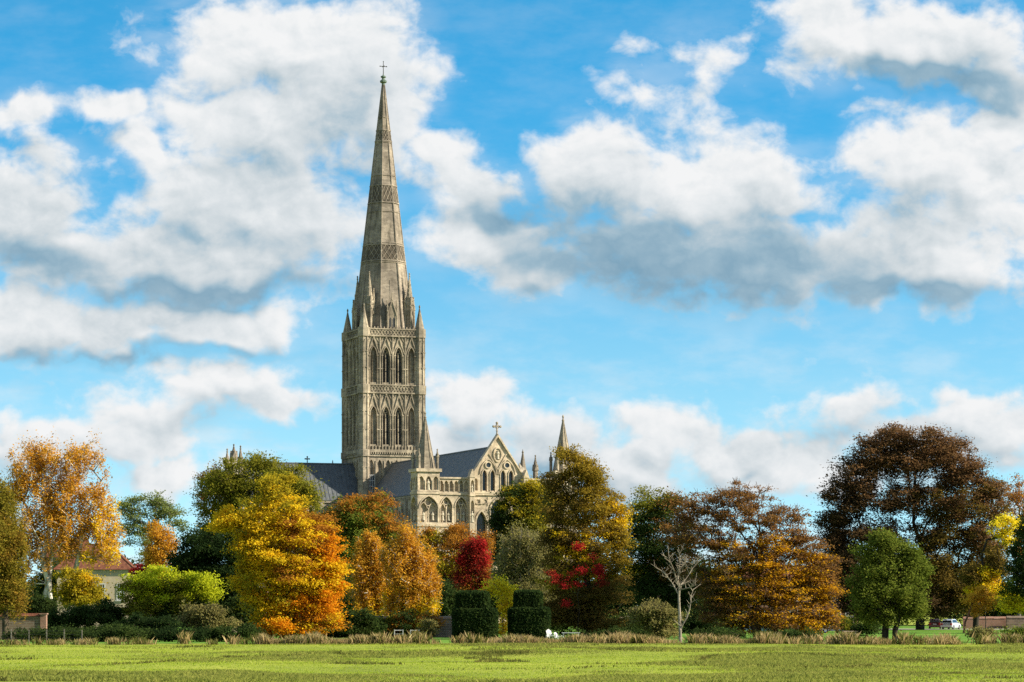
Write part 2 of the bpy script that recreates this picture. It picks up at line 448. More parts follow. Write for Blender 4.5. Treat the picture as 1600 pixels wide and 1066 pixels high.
# --- tower
H = 6.75
tower = MB(); windows = []
tower.box(-H + .9, H - .9, -H + .9, H - .9, 0, 62.0)
for side in 'WNSE':
    P = frame(side, H)
    tower.box(-H, H, -0.9, 0, 0, 27.0, P) if side in 'WE' else tower.box(-H + .95, H - .95, -0.9, 0, 0, 27.0, P)
    # base stage: blind lancets
    nb = 6; w = 11.4 / nb
    for i in range(nb):
        u0 = -5.7 + i * w
        arch_bay(tower, P, u0, u0 + w, 27.0, 35.6, u0 + .35, u0 + w - .35, 28.5, 33.2, 34.9, .45)
        tower.bar(P(u0, .06, 28.2), P(u0, .06, 34.6), .13, 6)
    # cornice with small brackets
    tower.box(-H - .05, H + .05, 0.002, .30, 35.6, 36.1, P); tower.box(-H - .1, H + .1, 0.003, .5, 36.5, 37.1, P)
    tower.box(-5.9, 5.9, -.6, 0.0, 35.6, 37.6, P)
    for i in range(22): tower.box(-5.6 + i * .52, -5.6 + i * .52 + .24, .3, .55, 36.1, 36.5, P)
    for i in range(15): tower.box(-5.4 + i * .74, -5.4 + i * .74 + .3, 0.01, .32, 37.1, 37.9, P)
    # two storeys of four tall bays
    for st, (z0, sill, spring, apex, ztop) in enumerate(((37.6, 38.2, 44.4, 46.4, 49.2), (51.2, 51.6, 57.3, 59.3, 61.6))):
        for i in range(4):
            u0 = -5.7 + i * 2.85; c = u0 + 1.425
            a0, a1 = c - .74, c + .74
            lp = arch_bay(tower, P, u0, u0 + 2.85, z0, ztop, a0, a1, sill, spring, apex, .75, back=True)
            arch_hood(tower, P, a0, a1, spring, apex, .16, .16)
            if i in (1, 2):
                g = MB()
                for s in (-1, 1):
                    l2 = [(c + s * .37 - .28, sill)] + arch_pts(c + s * .37 - .28, c + s * .37 + .28, spring - .3, spring + .75, 5) + [(c + s * .37 + .28, sill)]
                    pane(g, P, l2, -.70)
                    for q in range(int((spring - sill) / .55)):
                        g.box(c + s * .37 - .28, c + s * .37 + .28, -.69, -.60, sill + q * .55 + .1, sill + q * .55 + .22, P)
                disc(g, P, c, spring + 1.0, .26, -.69, 10)
                windows.append(g)
                tower.box(c - .09, c + .09, -.72, -.25, sill, spring + .4, P)
                flat_ring(tower, P, c, spring + 1.0, .28, .12, .3, -.72, 10)
            else:
                tower.box(c - .09, c + .09, -.72, -.35, sill, spring + .8, P)
            # shafts and mid string
            for s in (-1, 1):
                tower.bar(P(c + s * .90, .10, z0), P(c + s * .90, .10, spring + .2), .11, 6)
                tower.box(c + s * .90 - .19, c + s * .90 + .19, .01, .28, spring, spring + .25, P)
                tower.bar(P(c + s * 1.36, .16, z0), P(c + s * 1.36, .16, ztop), .12, 6)
            tower.box(u0 + .05, c - .76, .004, .26, (sill + spring) / 2, (sill + spring) / 2 + .22, P)
            tower.box(c + .76, u0 + 2.8, .004, .26, (sill + spring) / 2, (sill + spring) / 2 + .22, P)
            # gable over each bay with finial
            gz = apex + 2.6 if st == 0 else apex + 2.1
            for s in (-1, 1):
                slant(tower, P, c + s * 1.28, spring + .5, c, gz, .20, .22)
                slant(tower, P, c + s * 1.36, gz - 1.3, c + s * .55, gz + .1, .16, .14)
            tower.box(c - .16, c + .16, .02, .34, gz - .2, gz + .35, P)
    # frieze of lozenges between the storeys, and the parapet
    for z0, z1, n in ((49.2, 51.2, 16), (61.5, 63.3, 16)):
        tower.box(-H - .02, H + .02, -.55, .10, z0, z1, P) if side in 'WE' else tower.box(-H + .56, H - .56, -.55, .10, z0, z1, P)
        tower.box(-H - .15, H + .15, .102, .42, z0 + .0, z0 + .32, P)
        tower.box(-H - .15, H + .15, .103, .36, z1 - .25, z1, P)
        w = 11.6 / n
        for i in range(n):
            u0 = -5.8 + i * w
            slant(tower, P, u0, z0 + .3, u0 + w, z1 - .25, .15, .16, .10)
            slant(tower, P, u0 + w, z0 + .3, u0, z1 - .25, .15, .16, .10)
            tower.box(u0 + w / 2 - .1, u0 + w / 2 + .1, -.2, .05, z1, z1 + .38, P)
tower_o = tower.build('tower', M['stone_tower'], cath)
for g in windows: g.build('window', M['louvre'], tower_o)
for sx in (-1, 1):                # eight-sided turrets clasping the corners, with their pyramids
    for sy in (-1, 1):
        t = MB(); x, y = sx * 6.3, sy * 6.3; r8 = math.pi / 8
        t.ring(8, [(0, 1.22), (35.5, 1.22), (35.6, 1.5), (37.0, 1.5), (37.1, 1.18), (49.1, 1.18), (49.2, 1.45), (51.1, 1.45), (51.2, 1.10), (61.4, 1.10), (61.5, 1.35), (63.4, 1.35)], x, y, r8)
        for k in range(8):
            a = r8 + k * math.pi / 4
            for z0, z1, r in ((28, 35.5, 1.24), (37.1, 49.1, 1.21), (51.2, 61.4, 1.13)):
                px_, py_ = x + r * math.cos(a), y + r * math.sin(a)
                t.bar((px_, py_, z0), (px_, py_, z1), .11, 5)
                for zz in (z0 + (z1 - z0) * .35, z0 + (z1 - z0) * .68):
                    t.box(px_ - .16, px_ + .16, py_ - .16, py_ + .16, zz, zz + .22)
            a2 = a + r8
            for z0, z1, r in ((37.1, 49.1, 1.12), (51.2, 61.4, 1.04)):     # slim gablets round the turret head
                cx_, cy_ = x + r * math.cos(a2), y + r * math.sin(a2)
                t.bar((x + (r + .1) * math.cos(a), y + (r + .1) * math.sin(a), z1 - 1.8), (x + (r + .1) * math.cos(a2), y + (r + .1) * math.sin(a2), z1 - .5), .08, 4)
        t.ring(8, [(63.4, 1.0), (63.6, 1.0), (68.0, .10), (68.2, .2), (68.4, .18), (68.7, .03)], x, y, r8)
        t.build('corner_turret', M['stone_tower'], cath)
# tall glazed lights of the stair beside the roof
for P, u in ((frame('W', H + .02), -4.7), (frame('N', H + .02), 4.9)):
    g = MB(); g.box(u - .62, u + .62, .01, .06, 27.9, 31.6, P)
    w = g.build('stair_window', M['glass'], tower_o)
    f = MB()
    for i in range(4): f.box(u - .66 + i * .41, u - .58 + i * .41, .062, .14, 27.9, 31.6, P)
    for i in range(4): f.box(u - .66, u + .65, .063, .12, 27.9 + i * 1.2, 28.0 + i * 1.2, P)
    f.build('glazing_frame', M['white_paint'], tower_o)

# --- spire
SP0, SP1, SA = 62.0, 117.4, 6.15
R8 = 1 / math.cos(math.pi / 8)
def sp_ap(z): return SA + (0.24 - SA) * (z - SP0) / (SP1 - SP0)
def sp_pt(k, s, z, extra=0.0):
    """point on face k of the spire, s in -1..1 across it"""
    a = k * math.pi / 4; ap = sp_ap(z) + extra; hw = ap * math.tan(math.pi / 8)
    return (ap * math.cos(a) - s * hw * math.sin(a), ap * math.sin(a) + s * hw * math.cos(a), z)
sp = MB()
sp.ring(8, [(SP0, sp_ap(SP0) * R8), (SP1, sp_ap(SP1) * R8)], 0, 0, math.pi / 8)
for k in range(8):
    sp.bar(sp_pt(k, 1, SP0 + .2, .02), sp_pt(k, 1, SP1, .02), .2, 6, .08)
    if k % 2 == 0:                # slim rib up the middle of the cardinal faces
        sp.bar(sp_pt(k, 0, SP0 + .2, .0), sp_pt(k, 0, 74, .0), .12, 5, .08)
for z in (78.0, 82.3, 89.2, 97.2, 104.5, 110.0):
    sp.ring(8, [(z - .12, (sp_ap(z) + .03) * R8), (z - .08, (sp_ap(z) + .14) * R8), (z + .08, (sp_ap(z) + .14) * R8), (z + .12, (sp_ap(z) + .02) * R8)], 0, 0, math.pi / 8, False)
spire_o = sp.build('spire', M['stone_spire'], cath)
for z0, z1, nx in ((78.4, 81.9, 3), (91.2, 95.0, 3), (104.8, 107.2, 2)):
    b = MB()
    b.ring(8, [(z0, (sp_ap(z0) + .06) * R8), (z1, (sp_ap(z1) + .06) * R8)], 0, 0, math.pi / 8, False)
    bl = MB()
    for e in (z0, z1): bl.ring(8, [(e - .16, (sp_ap(e) + .05) * R8), (e - .12, (sp_ap(e) + .22) * R8), (e + .12, (sp_ap(e) + .2) * R8), (e + .16, (sp_ap(e) + .04) * R8)], 0, 0, math.pi / 8, False)
    for k in range(8):
        for i in range(nx):
            s0 = -1 + 2 * i / nx; s1 = s0 + 2 / nx; zm = (z0 + z1) / 2
            for za, zb in ((z0, zm), (zm, z1)):
                bl.bar(sp_pt(k, s0, za, .08), sp_pt(k, s1, zb, .08), .085, 4)
                bl.bar(sp_pt(k, s1, za, .08), sp_pt(k, s0, zb, .08), .085, 4)
    b.build('carved_band', M['stone_band'], spire_o)
    bl.build('lozenge_tracery', M['stone_spire'], spire_o)
c = MB()
c.ring(10, [(117.2, .36), (117.6, .40), (117.8, .75), (118.1, .8), (118.4, .4), (118.7, .3), (118.9, .6), (119.15, .6), (119.3, .2), (119.6, .12)])
c.build('capstone', M['verdigris'], spire_o)
c = MB()
c.bar((0, 0, 119.5), (0, 0, 122.3), .10, 6, .07)
c.bar((-.75, .0, 121.3), (.75, .0, 121.3), .08, 6); c.bar((0, -.75, 121.3), (0, .75, 121.3), .08, 6)
for q in ((-.75, 0, 121.3), (.75, 0, 121.3), (0, 0, 122.35)): c.ring(6, [(q[2] - .14, .03), (q[2], .14), (q[2] + .14, .03)], q[0], q[1])
c.build('cross', M['iron'], spire_o)
# crown of pinnacles and gabled windows round the foot of the spire
for sx in (-1, 1):
    for sy in (-1, 1):
        p = MB(); x, y = sx * 4.55, sy * 4.55
        pinnacle(p, x, y, 62.0, 1.45, 6.6, 6.6)
        for dx, dy in ((1, 0), (0, 1), (-1, 0), (0, -1)):
            pinnacle(p, x + dx * .98, y + dy * .98, 62.0, .55, 7.2 if dx * sx + dy * sy < 0 else 5.6, 2.6)
        for k in range(4):
            a = k * math.pi / 2; Q = lambda u, d, z: (x + math.cos(a) * d - math.sin(a) * u, y + math.sin(a) * d + math.cos(a) * u, z)
            for s in (-1, 1): slant(p, Q, s * .5, 66.5, 0, 69.4, .14, .12, .76)
        p.build('spire_pinnacle', M['stone_tower'], cath)
for side in 'WNSE':
    P = frame(side, 6.45); p = MB()
    p.box(-.95, .95, -1.6, 0, 62, 66.3, P)
    p.poly([P(-1.0, .05, 66.3), P(1.0, .05, 66.3), P(0, .05, 69.2)])
    p.poly([P(-1.0, .05, 66.3), P(0, .05, 69.2), P(0, -2.2, 69.2), P(-1.0, -1.6, 66.3)])
    p.poly([P(1.0, .05, 66.3), P(1.0, -1.6, 66.3), P(0, -2.2, 69.2), P(0, .05, 69.2)])
    for s in (-1, 1): slant(p, P, s * 1.1, 66.1, 0, 69.5, .22, .2, .06)
    for s in (-1, 1): p.box(s * .95 - .2, s * .95 + .2, -.3, .15, 62, 66.6, P)
    x, y, z = P(0, 0, 0)
    pinnacle(p, x, y, 69.0, .3, .3, 1.6, 6)
    for s in (-1, 1):
        x, y, z = P(s * 1.05, 0, 0); pinnacle(p, x, y, 62.0, .46, 5.0, 2.2, 6)
    lc = p.build('spire_gable', M['stone_tower'], cath)
    g = MB()
    for s in (-1, 1): pane(g, P, [(s * .38 - .27, 62.6)] + arch_pts(s * .38 - .27, s * .38 + .27, 64.9, 65.8, 4) + [(s * .38 + .27, 62.6)], .01)
    g.build('window', M['louvre'], lc)

# --- nave and transepts
RZ, EZ, HW = 34.1, 26.6, 5.5
NY = -75.6                       # the nave runs towards the meadow
def gable_roof(x0, x1, along, seam, mb, sm):
    """two slopes with a ridge, as thin slabs; seams of lead rolls go into sm"""
    for s in (-1, 1):
        e, r = HW + .35, .0
        ez = EZ - .35 * (RZ - EZ) / HW
        f = (lambda t, a, z: (s * a, t, z)) if along == 'y' else (lambda t, a, z: (t, s * a, z))
        mb.hexa([f(x0, e, ez - .2), f(x1, e, ez - .2), f(x1, r, RZ - .2), f(x0, r, RZ - .2), f(x0, e, ez), f(x1, e, ez), f(x1, r, RZ), f(x0, r, RZ)])
        if seam:
            n = int(abs(x1 - x0) / seam)
            for i in range(1, n):
                t = x0 + (x1 - x0) * i / n
                sm.bar(f(t, e, ez + .03), f(t, 0.02, RZ + .03), .07, 5)
nave = MB(); glass = []; arcs = MB()
for s, side in ((-1, 'N'), (1, 'S')):
    P = frame(side, HW - .1); nb = 10; L = (-7.7 - NY) / nb
    for i in range(nb):
        sgn = 1 if side == 'N' else -1
        c = sgn * -(NY + (i + .5) * L)
        u0, u1 = c - L / 2, c + L / 2
        g = MB()
        for j, (hw, ap) in enumerate(((.55, 23.2), (.7, 24.6), (.55, 23.2))):
            cc = c + (j - 1) * 1.75; b0, b1 = ((u0, c - .9), (c - .9, c + .9), (c + .9, u1))[j]
            lp = arch_bay(nave, P, b0, b1, 16.0, 25.2, cc - hw, cc + hw, 18.2, ap - 1.4, ap, .4, back=False)
            pane(g, P, lp, -.38)
            arch_hood(nave, P, cc - hw, cc + hw, ap - 1.4, ap, .14, .12)
        glass.append(g)
        nave.box(u0 - .35, u0 + .35, .002, .5, 12, 25.2, P)
        for q in range(int(L / .5)): nave.box(u0 + .1 + q * .5, u0 + .32 + q * .5, .01, .28, 25.2, 25.65, P)
    a, b = (7.7, -NY) if side == 'N' else (NY, -7.7)
    nave.box(a, b, -.5, .34, 25.65, 26.1, P)
    nave.box(a, b, -.45, .12, 25.2, 25.649, P)
    nave.box(a, b, -.42, .1, 0, 16.0, P)
    # aisle
    PA = frame(side, 11.4)
    nave.box(a, b, -.6, 0, 0, 13.6, PA); nave.box(a, b, -.5, .3, 13.2, 14.6, PA) if False else nave.box(a, b, .002, .3, 13.0, 13.5, PA)
    for i in range(nb + 1):
        u = (1 if side == 'N' else -1) * -(NY + i * L); nave.box(u - .55, u + .55, .004, 1.4, 0, 11.5, PA); nave.box(u - .45, u + .45, .005, .8, 11.5, 13.9, PA)
nave.box(-HW + .7, HW - .7, NY + .5, -7.8, 0, 25)
nave_o = nave.build('nave', M['stone_nave'], cath)
for g in glass: g.build('window', M['glass'], nave_o)
rf = MB(); sm = MB()
gable_roof(NY + .3, -6.75, 'y', 0, rf, sm)
for s in (-1, 1):
    rf.hexa([(s * 11.2, NY + .3, 13.65), (s * 11.2, -7.7, 13.65), (s * 5.5, -7.7, 17.2), (s * 5.5, NY + .3, 17.2), (s * 11.2, NY + .3, 13.8), (s * 11.2, -7.7, 13.8), (s * 5.5, -7.7, 17.35), (s * 5.5, NY + .3, 17.35)])
rf.bar((0, NY + .3, RZ + .05), (0, -6.9, RZ + .05), .16, 6)
rf.build('nave_roof', M['lead'], cath)
for s, XE in ((-1, -33.5), (1, 32.0)):
    tr = MB(); a, b = sorted((s * 7.7, XE))
    tr.box(a, b, -HW + .1, HW - .1, 0, 26.2)
    tr.box(a, b, -HW - .25, HW + .25, 25.5, 26.0)
    n = 5
    for i in range(n):
        for sy in (-1, 1):
            x = a + (b - a) * (i + .5) / n
            tr.box(x - .4, x + .4, sy * HW - .45, sy * HW + .45, 0, 25.4)
    # gable end
    k = XE
    tr.hexa([(k - .5, -HW, 26.2), (k + .5, -HW, 26.2), (k + .5, HW, 26.2), (k - .5, HW, 26.2), (k - .5, -.05, RZ + 1), (k + .5, -.05, RZ + 1), (k + .5, .05, RZ + 1), (k - .5, .05, RZ + 1)])
    t_o = tr.build('transept', M['stone_nave'], cath)
    rf = MB(); sm = MB()
    gable_roof(XE, s * 6.75, 'x', .85, rf, sm)
    rf.bar((XE, 0, RZ + .06), (s * 6.9, 0, RZ + .06), .18, 6)
    r_o = rf.build('transept_roof', M['lead'], cath)
    sm.build('lead_seam', M['lead'], r_o)
    for y, h in ((-6, 9.6), (0, 3.0), (6, 9.6)):
        p = MB()
        if s < 0: pinnacle(p, XE, y, RZ if y == 0 else 25.5, 1.3 if y == 0 else 1.0, .8 if y == 0 else 8.2, h - 6.4 if y else 2.6)
        elif y == 0: p.ring(8, [(30, .9), (32.6, .9), (32.7, 1.02), (33.0, .98), (34.2, .7), (36.2, .36), (37.3, .16), (37.5, .26), (37.8, .1), (38.2, .03)], XE + .4, y, math.pi / 8)
        elif y < 0: pinnacle(p, XE + 1.2, y, 25.5, 1.05, 7.6, 3.0)
        else: pinnacle(p, XE - 1.0, y, 25.5, 1.0, 3.0, 3.0)
        p.build('transept_pinnacle', M['stone_spire'], cath)
def stone_cross(x, y, z, h, name, mat, parent, yaw='x'):
    c = MB(); r = h * .055
    ax = Vector((1, 0, 0)) if yaw == 'x' else Vector((0, 1, 0)); o = Vector((x, y, z))
    c.ring(8, [(z, r * 2.2), (z + .15 * h, r * 1.2), (z + .3 * h, r * 1.1), (z + .34 * h, r * 2.2), (z + .38 * h, r)], x, y)
    c.bar(o + Vector((0, 0, .36 * h)), o + Vector((0, 0, h)), r, 6); c.bar(o + ax * -.3 * h + Vector((0, 0, .7 * h)), o + ax * .3 * h + Vector((0, 0, .7 * h)), r, 6)
    for d in (ax * -.3 * h + Vector((0, 0, .7 * h)), ax * .3 * h + Vector((0, 0, .7 * h)), Vector((0, 0, h))):
        q = o + d; c.ring(6, [(q.z - r * 1.8, r), (q.z - r * .9, r * 2.1), (q.z + r * .9, r * 2.1), (q.z + r * 1.8, r)], q.x, q.y)
    m = o + Vector((0, 0, .7 * h)); n = 12
    for i in range(n):
        a, b = 2 * math.pi * i / n, 2 * math.pi * (i + 1) / n
        c.bar(m + ax * .17 * h * math.cos(a) + Vector((0, 0, .17 * h * math.sin(a))), m + ax * .17 * h * math.cos(b) + Vector((0, 0, .17 * h * math.sin(b))), r * .6, 4)
    return c.build(name, mat, parent)
stone_cross(-17.2, 0, RZ, 1.5, 'roof_cross', M['stone_band'], cath)
p = MB(); p.ring(6, [(RZ, .14), (RZ + .5, .12), (RZ + .9, .05)], -11.5, 0); p.build('roof_vent', M['lead'], cath)

# --- west front
FY = 76.0
PW = frame('W', FY)
front = MB(); fglass = []; statues = []
def niche_row(u0, u1, z0, z1, n, sill, spring, apex, depth, P=PW, margin=.14, mb=None, shafts=True):
    mb = mb or front; w = (u1 - u0) / n
    for i in range(n):
        a, b = u0 + i * w, u0 + (i + 1) * w
        arch_bay(mb, P, a, b, z0, z1, a + margin, b - margin, sill, spring, apex, depth, n=5)
        if shafts:
            mb.bar(P(a + .001, .05, sill), P(a + .001, .05, spring), .09, 6)
def put_statue(P, u, d, z, h): statues.append((P(u, d, z), h))
def two_light(P, u0, u1, z0, z1, sill, spring, apex, mb, m=.3, fig=True):
    """wide arch holding two small arches and a roundel"""
    a, b = u0 + m, u1 - m; c = (a + b) / 2; D = .75
    arch_bay(mb, P, u0, u1, z0, z1, a, b, sill, spring, apex, D, n=7)
    arch_hood(mb, P, a, b, spring, apex, .17, .14)
    hw = (b - a) / 4
    for cc in (c - hw, c + hw):
        arch_hood(mb, P, cc - hw + .2, cc + hw - .2, spring - .3, spring + hw * 1.1, .14, .42, -D, 5)
        if fig: put_statue(P, cc, -.40, sill + .5, min(2.0, (spring - sill) * .55))
    flat_ring(mb, P, c, spring + (apex - spring) * .50, (b - a) * .16, .16, .45, -D, 12)
    for q in (a, c, b): mb.bar(P(q, -.25 if q == c else -.05, sill), P(q, -.25 if q == c else -.05, spring), .12, 6)
for s in (-1, 1):
    lo, hi = sorted((s * 5.9, s * 11.9))
    front.box(lo, hi, -3, -.9, 0, 27.4, PW)
    front.box(lo, hi, -.9, 0, 0, 10, PW)
    niche_row(lo, hi, 24.9, 27.7, 6, 25.25, 26.7, 27.35, .5)
    front.box(lo, hi, -1.0, .25, 27.7, 28.0, PW)
    front.box(lo, hi, .002, .22, 24.6, 24.95, PW)
    m = (lo + hi) / 2
    for a, b in ((lo, m), (m, hi)):
        two_light(PW, a, b, 18.9, 24.6, 19.3, 22.2, 24.2, front)
        two_light(PW, a, b, 13.0, 18.5, 13.4, 16.2, 18.1, front)
        niche_row(a, b, 10, 12.7, 3, 10.3, 11.7, 12.4, .5)
    for z in (18.5, 12.7): front.box(lo, hi, -.9, .2, z, z + .4, PW)
    # buttress with gablet
    B = MB(); u = s * 5.5
    B.box(u - .5, u + .5, -.5, 1.25, 0, 19, PW)
    PB = lambda a, d, z, u=u: PW(u + a, d + 1.15, z)
    arch_bay(B, PB, -.5, .5, 19, 24.4, -.34, .34, 19.4, 22.8, 23.6, .5, n=5)
    arch_bay(B, PB, -.5, .5, 24.8, 28.0, -.33, .33, 25.1, 26.8, 27.5, .45, n=5)
    B.box(u - .5, u + .5, -.5, .6, 19, 28, PW)
    B.box(u - .5, u - .36, .6, 1.149, 19, 28, PW); B.box(u + .36, u + .5, .6, 1.149, 19, 28, PW)
    B.box(u - .58, u + .58, -.1, 1.32, 24.4, 24.8, PW)
    B.hexa([PW(u - .62, -.4, 28), PW(u + .62, -.4, 28), PW(u + .62, 1.25, 28), PW(u - .62, 1.25, 28), PW(u - .03, -.4, 29.6), PW(u + .03, -.4, 29.6), PW(u + .03, 1.25, 29.6), PW(u - .03, 1.25, 29.6)])
    B.build('buttress', M['stone_front'], cath)
    put_statue(PB, 0, -.2, 19.5, 2.0); put_statue(PB, 0, -.2, 25.2, 1.4)
# centre: three tall lights below, the gable above
front.box(-5.0, 5.0, -2.6, -.9, 0, 28, PW)
front.box(-5.0, 5.0, -.9, 0, 0, 10, PW)
for a, b, o0, o1, ap in ((-5.0, -1.9, -4.35, -2.25, 21.5), (-1.9, 1.9, -1.45, 1.45, 23.9), (1.9, 5.0, 2.25, 4.35, 21.5)):
    lp = arch_bay(front, PW, a, b, 10, 24.6, o0, o1, 11.5, ap - 2.4, ap, .85, back=False)
    arch_hood(front, PW, o0, o1, ap - 2.4, ap, .3, .2)
    g = MB(); pane(g, PW, lp, -.84)
    fglass.append((g, o0, o1, ap))
    for q in (o0 - .12, o1 + .12): front.bar(PW(q, .05, 11.5), PW(q, .05, ap - 2.3), .14, 6)
for s in (-1, 1):                # carved roundels over the side lights
    for dz, du in ((23.4, -.75), (23.4, .75)): flat_ring(front, PW, s * 3.35 + du, dz, .42, .14, .16, 0.0, 12)
    slant(front, PW, s * 3.35 - 1.4, 22.6, s * 3.35 - 1.4, 24.3, .14, .14); slant(front, PW, s * 3.35 + 1.35, 22.6, s * 3.35 + 1.35, 24.3, .14, .14)
    front.box(s * 3.35 - .25, s * 3.35 + .25, .002, .25, 22.9, 23.9, PW)
front.box(-5.0, 5.0, .002, .3, 24.6, 24.95, PW); front.box(-5.0, 5.0, -.9, 0, 24.6, 24.949, PW)
front_o = front.build('west_front', M['stone_front'], cath)
for g, o0, o1, ap in fglass:
    w_o = g.build('window', M['glass'], front_o)
    b = MB()
    for i in range(1, 4):
        u = o0 + (o1 - o0) * i / 4; b.box(u - .03, u + .03, -.83, -.79, 11.6, ap - 1.6, PW)
    for z in range(12, int(ap - 1)): b.box(o0 + .02, o1 - .02, -.83, -.78, z, z + .06, PW)
    b.build('glazing_bars', M['stone_band'], front_o)
ga = MB(); APX = 36.0
slope = (APX - 27.6) / 5.75
zt = lambda u: APX - slope * abs(u)
ga_glass = []
for s in (-1, 1):
    f = lambda a, b: tuple(sorted((s * a, s * b)))
    a, b = f(3.75, 5.0); o0, o1 = f(4.05, 4.75)
    arch_bay(ga, PW, a, b, 24.95, zt, o0, o1, 25.5, 27.2, 27.9, .4)
    for i, (p0, p1, q0, q1) in enumerate(((0, 1.9, .62, 1.52), (1.9, 3.75, 2.25, 3.15))):
        a, b = f(p0, p1); o0, o1 = f(q0, q1)
        ap = 29.5
        lp = arch_bay(ga, PW, a, b, 24.95, zt, o0, o1, 25.5, ap - 1.0, ap, .55, back=False)
        arch_hood(ga, PW, o0, o1, ap - 1.0, ap, .16, .16)
        g = MB(); pane(g, PW, lp, -.5); ga_glass.append(g)
        for q in (o0 - .1, o1 + .1): ga.bar(PW(q, .05, 25.4), PW(q, .05, ap - .9), .11, 6)
    g = MB(); disc(g, PW, s * 1.9, 30.45, .46, .012); ga_glass.append(g)
    flat_ring(ga, PW, s * 1.9, 30.45, .47, .22, .2)
    arch_hood(ga, PW, s * 1.9 - 1.62, s * 1.9 + 1.62, 28.7, 31.5, .15, .2)
    slant(ga, PW, 0, 29.6, s * 1.75, 32.6, .16, .18); 
    # coping along the slope
    L = []
    for u, w in ((5.95, 0), (0, 0)):
        z = zt(u); L.append((u, z))
    (u0, z0), (u1, z1) = L
    ga.hexa([PW(s * u0, -1.1, z0 - .1), PW(s * u1, -1.1, z1 - .1), PW(s * u1, .35, z1 - .1), PW(s * u0, .35, z0 - .1), PW(s * u0, -1.1, z0 + .35), PW(s * u1, -1.1, z1 + .45), PW(s * u1, .35, z1 + .45), PW(s * u0, .35, z0 + .35)])
ga.poly([PW(-5.0, -.85, 24.95), PW(5.0, -.85, 24.95), PW(5.0, -.85, zt(5.0)), PW(0, -.85, APX), PW(-5.0, -.85, zt(5.0))])
flat_ring(ga, PW, 0, 32.5, .72, .2, .22, 0, 16, 1.6)
ga.box(-5.0, 5.0, .004, .35, 24.96, 25.3, PW)
ga_o = ga.build('gable', M['stone_front'], cath)
for g in ga_glass: g.build('window', M['glass'], ga_o)
x, y, z = PW(0, -.4, 0)
stone_cross(x, y, APX + .3, 2.3, 'gable_cross', M['stone_tower'], cath)
put_statue(PW, 0, .12, 31.7, 1.6)
# corner turrets with spirelets
for s in (-1, 1):
    cx_, cy_ = s * 14.1, -74.3; hw = 2.2
    t = MB()
    t.box(cx_ - hw + .85, cx_ + hw - .85, cy_ - hw + .85, cy_ + hw - .85, 0, 29)
    for side in 'WNSE':
        P = frame(side, hw, cx_, cy_)
        t.box(-hw if side in 'WE' else -hw + .9, hw if side in 'WE' else hw - .9, -.85, 0, 0, 10, P)
        t.box(-hw if side in 'WE' else -hw + .9, hw if side in 'WE' else hw - .9, -.8, 0, 28.5, 29.0, P)
        niche_row(-hw, hw, 25.2, 28.5, 3, 25.5, 27.3, 28.1, .55, P, .22, t)
        two_light(P, -hw, hw, 18.9, 24.7, 19.3, 22.0, 24.3, t, .35, side in 'WN')
        two_light(P, -hw, hw, 13.0, 18.5, 13.4, 16.0, 18.0, t, .35, side in 'WN')
        niche_row(-hw, hw, 10, 12.6, 4, 10.3, 11.7, 12.3, .5, P, .15, t)
        for z in (12.6, 18.5, 24.7): t.box(-hw - .15, hw + .15, -.8, .17 if side in 'WE' else .168, z, z + .45, P)
        t.box(-hw - .35, hw + .35, .002, .36 if side in 'WE' else .358, 28.95, 29.55, P)
        if side in 'WN': put_statue(P, 0, -.25, 25.6, 1.9)
    t.box(cx_ - hw, cx_ + hw, cy_ - hw, cy_ + hw, 29.0, 29.5)
    t_o = t.build('stair_turret', M['stone_front'], cath)
    q = MB()
    q.ring(8, [(29.5, 1.95), (39.4, .12)], cx_, cy_, math.pi / 8)
    for k in range(8):
        a = math.pi / 8 + k * math.pi / 4
        q.bar((cx_ + 1.97 * math.cos(a), cy_ + 1.97 * math.sin(a), 29.5), (cx_ + .13 * math.cos(a), cy_ + .13 * math.sin(a), 39.4), .11, 5, .05)
    q.ring(8, [(39.2, .12), (39.45, .3), (39.7, .16), (40.0, .12), (40.2, .24), (40.6, .04)], cx_, cy_)
    q.build('spirelet', M['stone_tower'], t_o)
    for dx in (-1, 1):
        for dy in (-1, 1):
            q = MB(); pinnacle(q, cx_ + dx * 1.85, cy_ + dy * 1.85, 29.5, .55, 2.2, 1.3); q.build('turret_pinnacle', M['stone_tower'], t_o)
sm_ = {}
for (x, y, z), h in statues:
    key = round(h, 2)
    if key not in sm_:
        o = statue_mesh(h).build('statue', M['stone_statue'], cath, True); sm_[key] = o
    else:
        o = sm_[key].copy(); COL.objects.link(o); o.parent = cath
    o.location = (x, y, z)

# ------------------------------------------------------------------ ground
rng = np.random.default_rng(7)
random.seed(7)
def vnoise(x, y, seed=0):
    """smooth value noise on a lattice, 0..1"""
    xi = np.floor(x).astype(int); yi = np.floor(y).astype(int); fx = x - xi; fy = y - yi
    fx = fx * fx * (3 - 2 * fx); fy = fy * fy * (3 - 2 * fy)
    def h(a, b):
        v = np.sin(a * 127.1 + b * 311.7 + seed * 74.7) * 43758.5453
        return v - np.floor(v)
    return (h(xi, yi) * (1 - fx) + h(xi + 1, yi) * fx) * (1 - fy) + (h(xi, yi + 1) * (1 - fx) + h(xi + 1, yi + 1) * fx) * fy
def ground_z(x, y):
    x = np.asarray(x, float); y = np.asarray(y, float)
    a = (vnoise(x / 21, y / 15, 1) - .5) * .34 + (vnoise(x / 6, y / 5, 2) - .5) * .13
    fade = np.clip((252 - y) / 12, 0, 1) * np.clip((y - 60) / 30, 0, 1)
    return a * fade
MEADOW_EDGE = 249.0
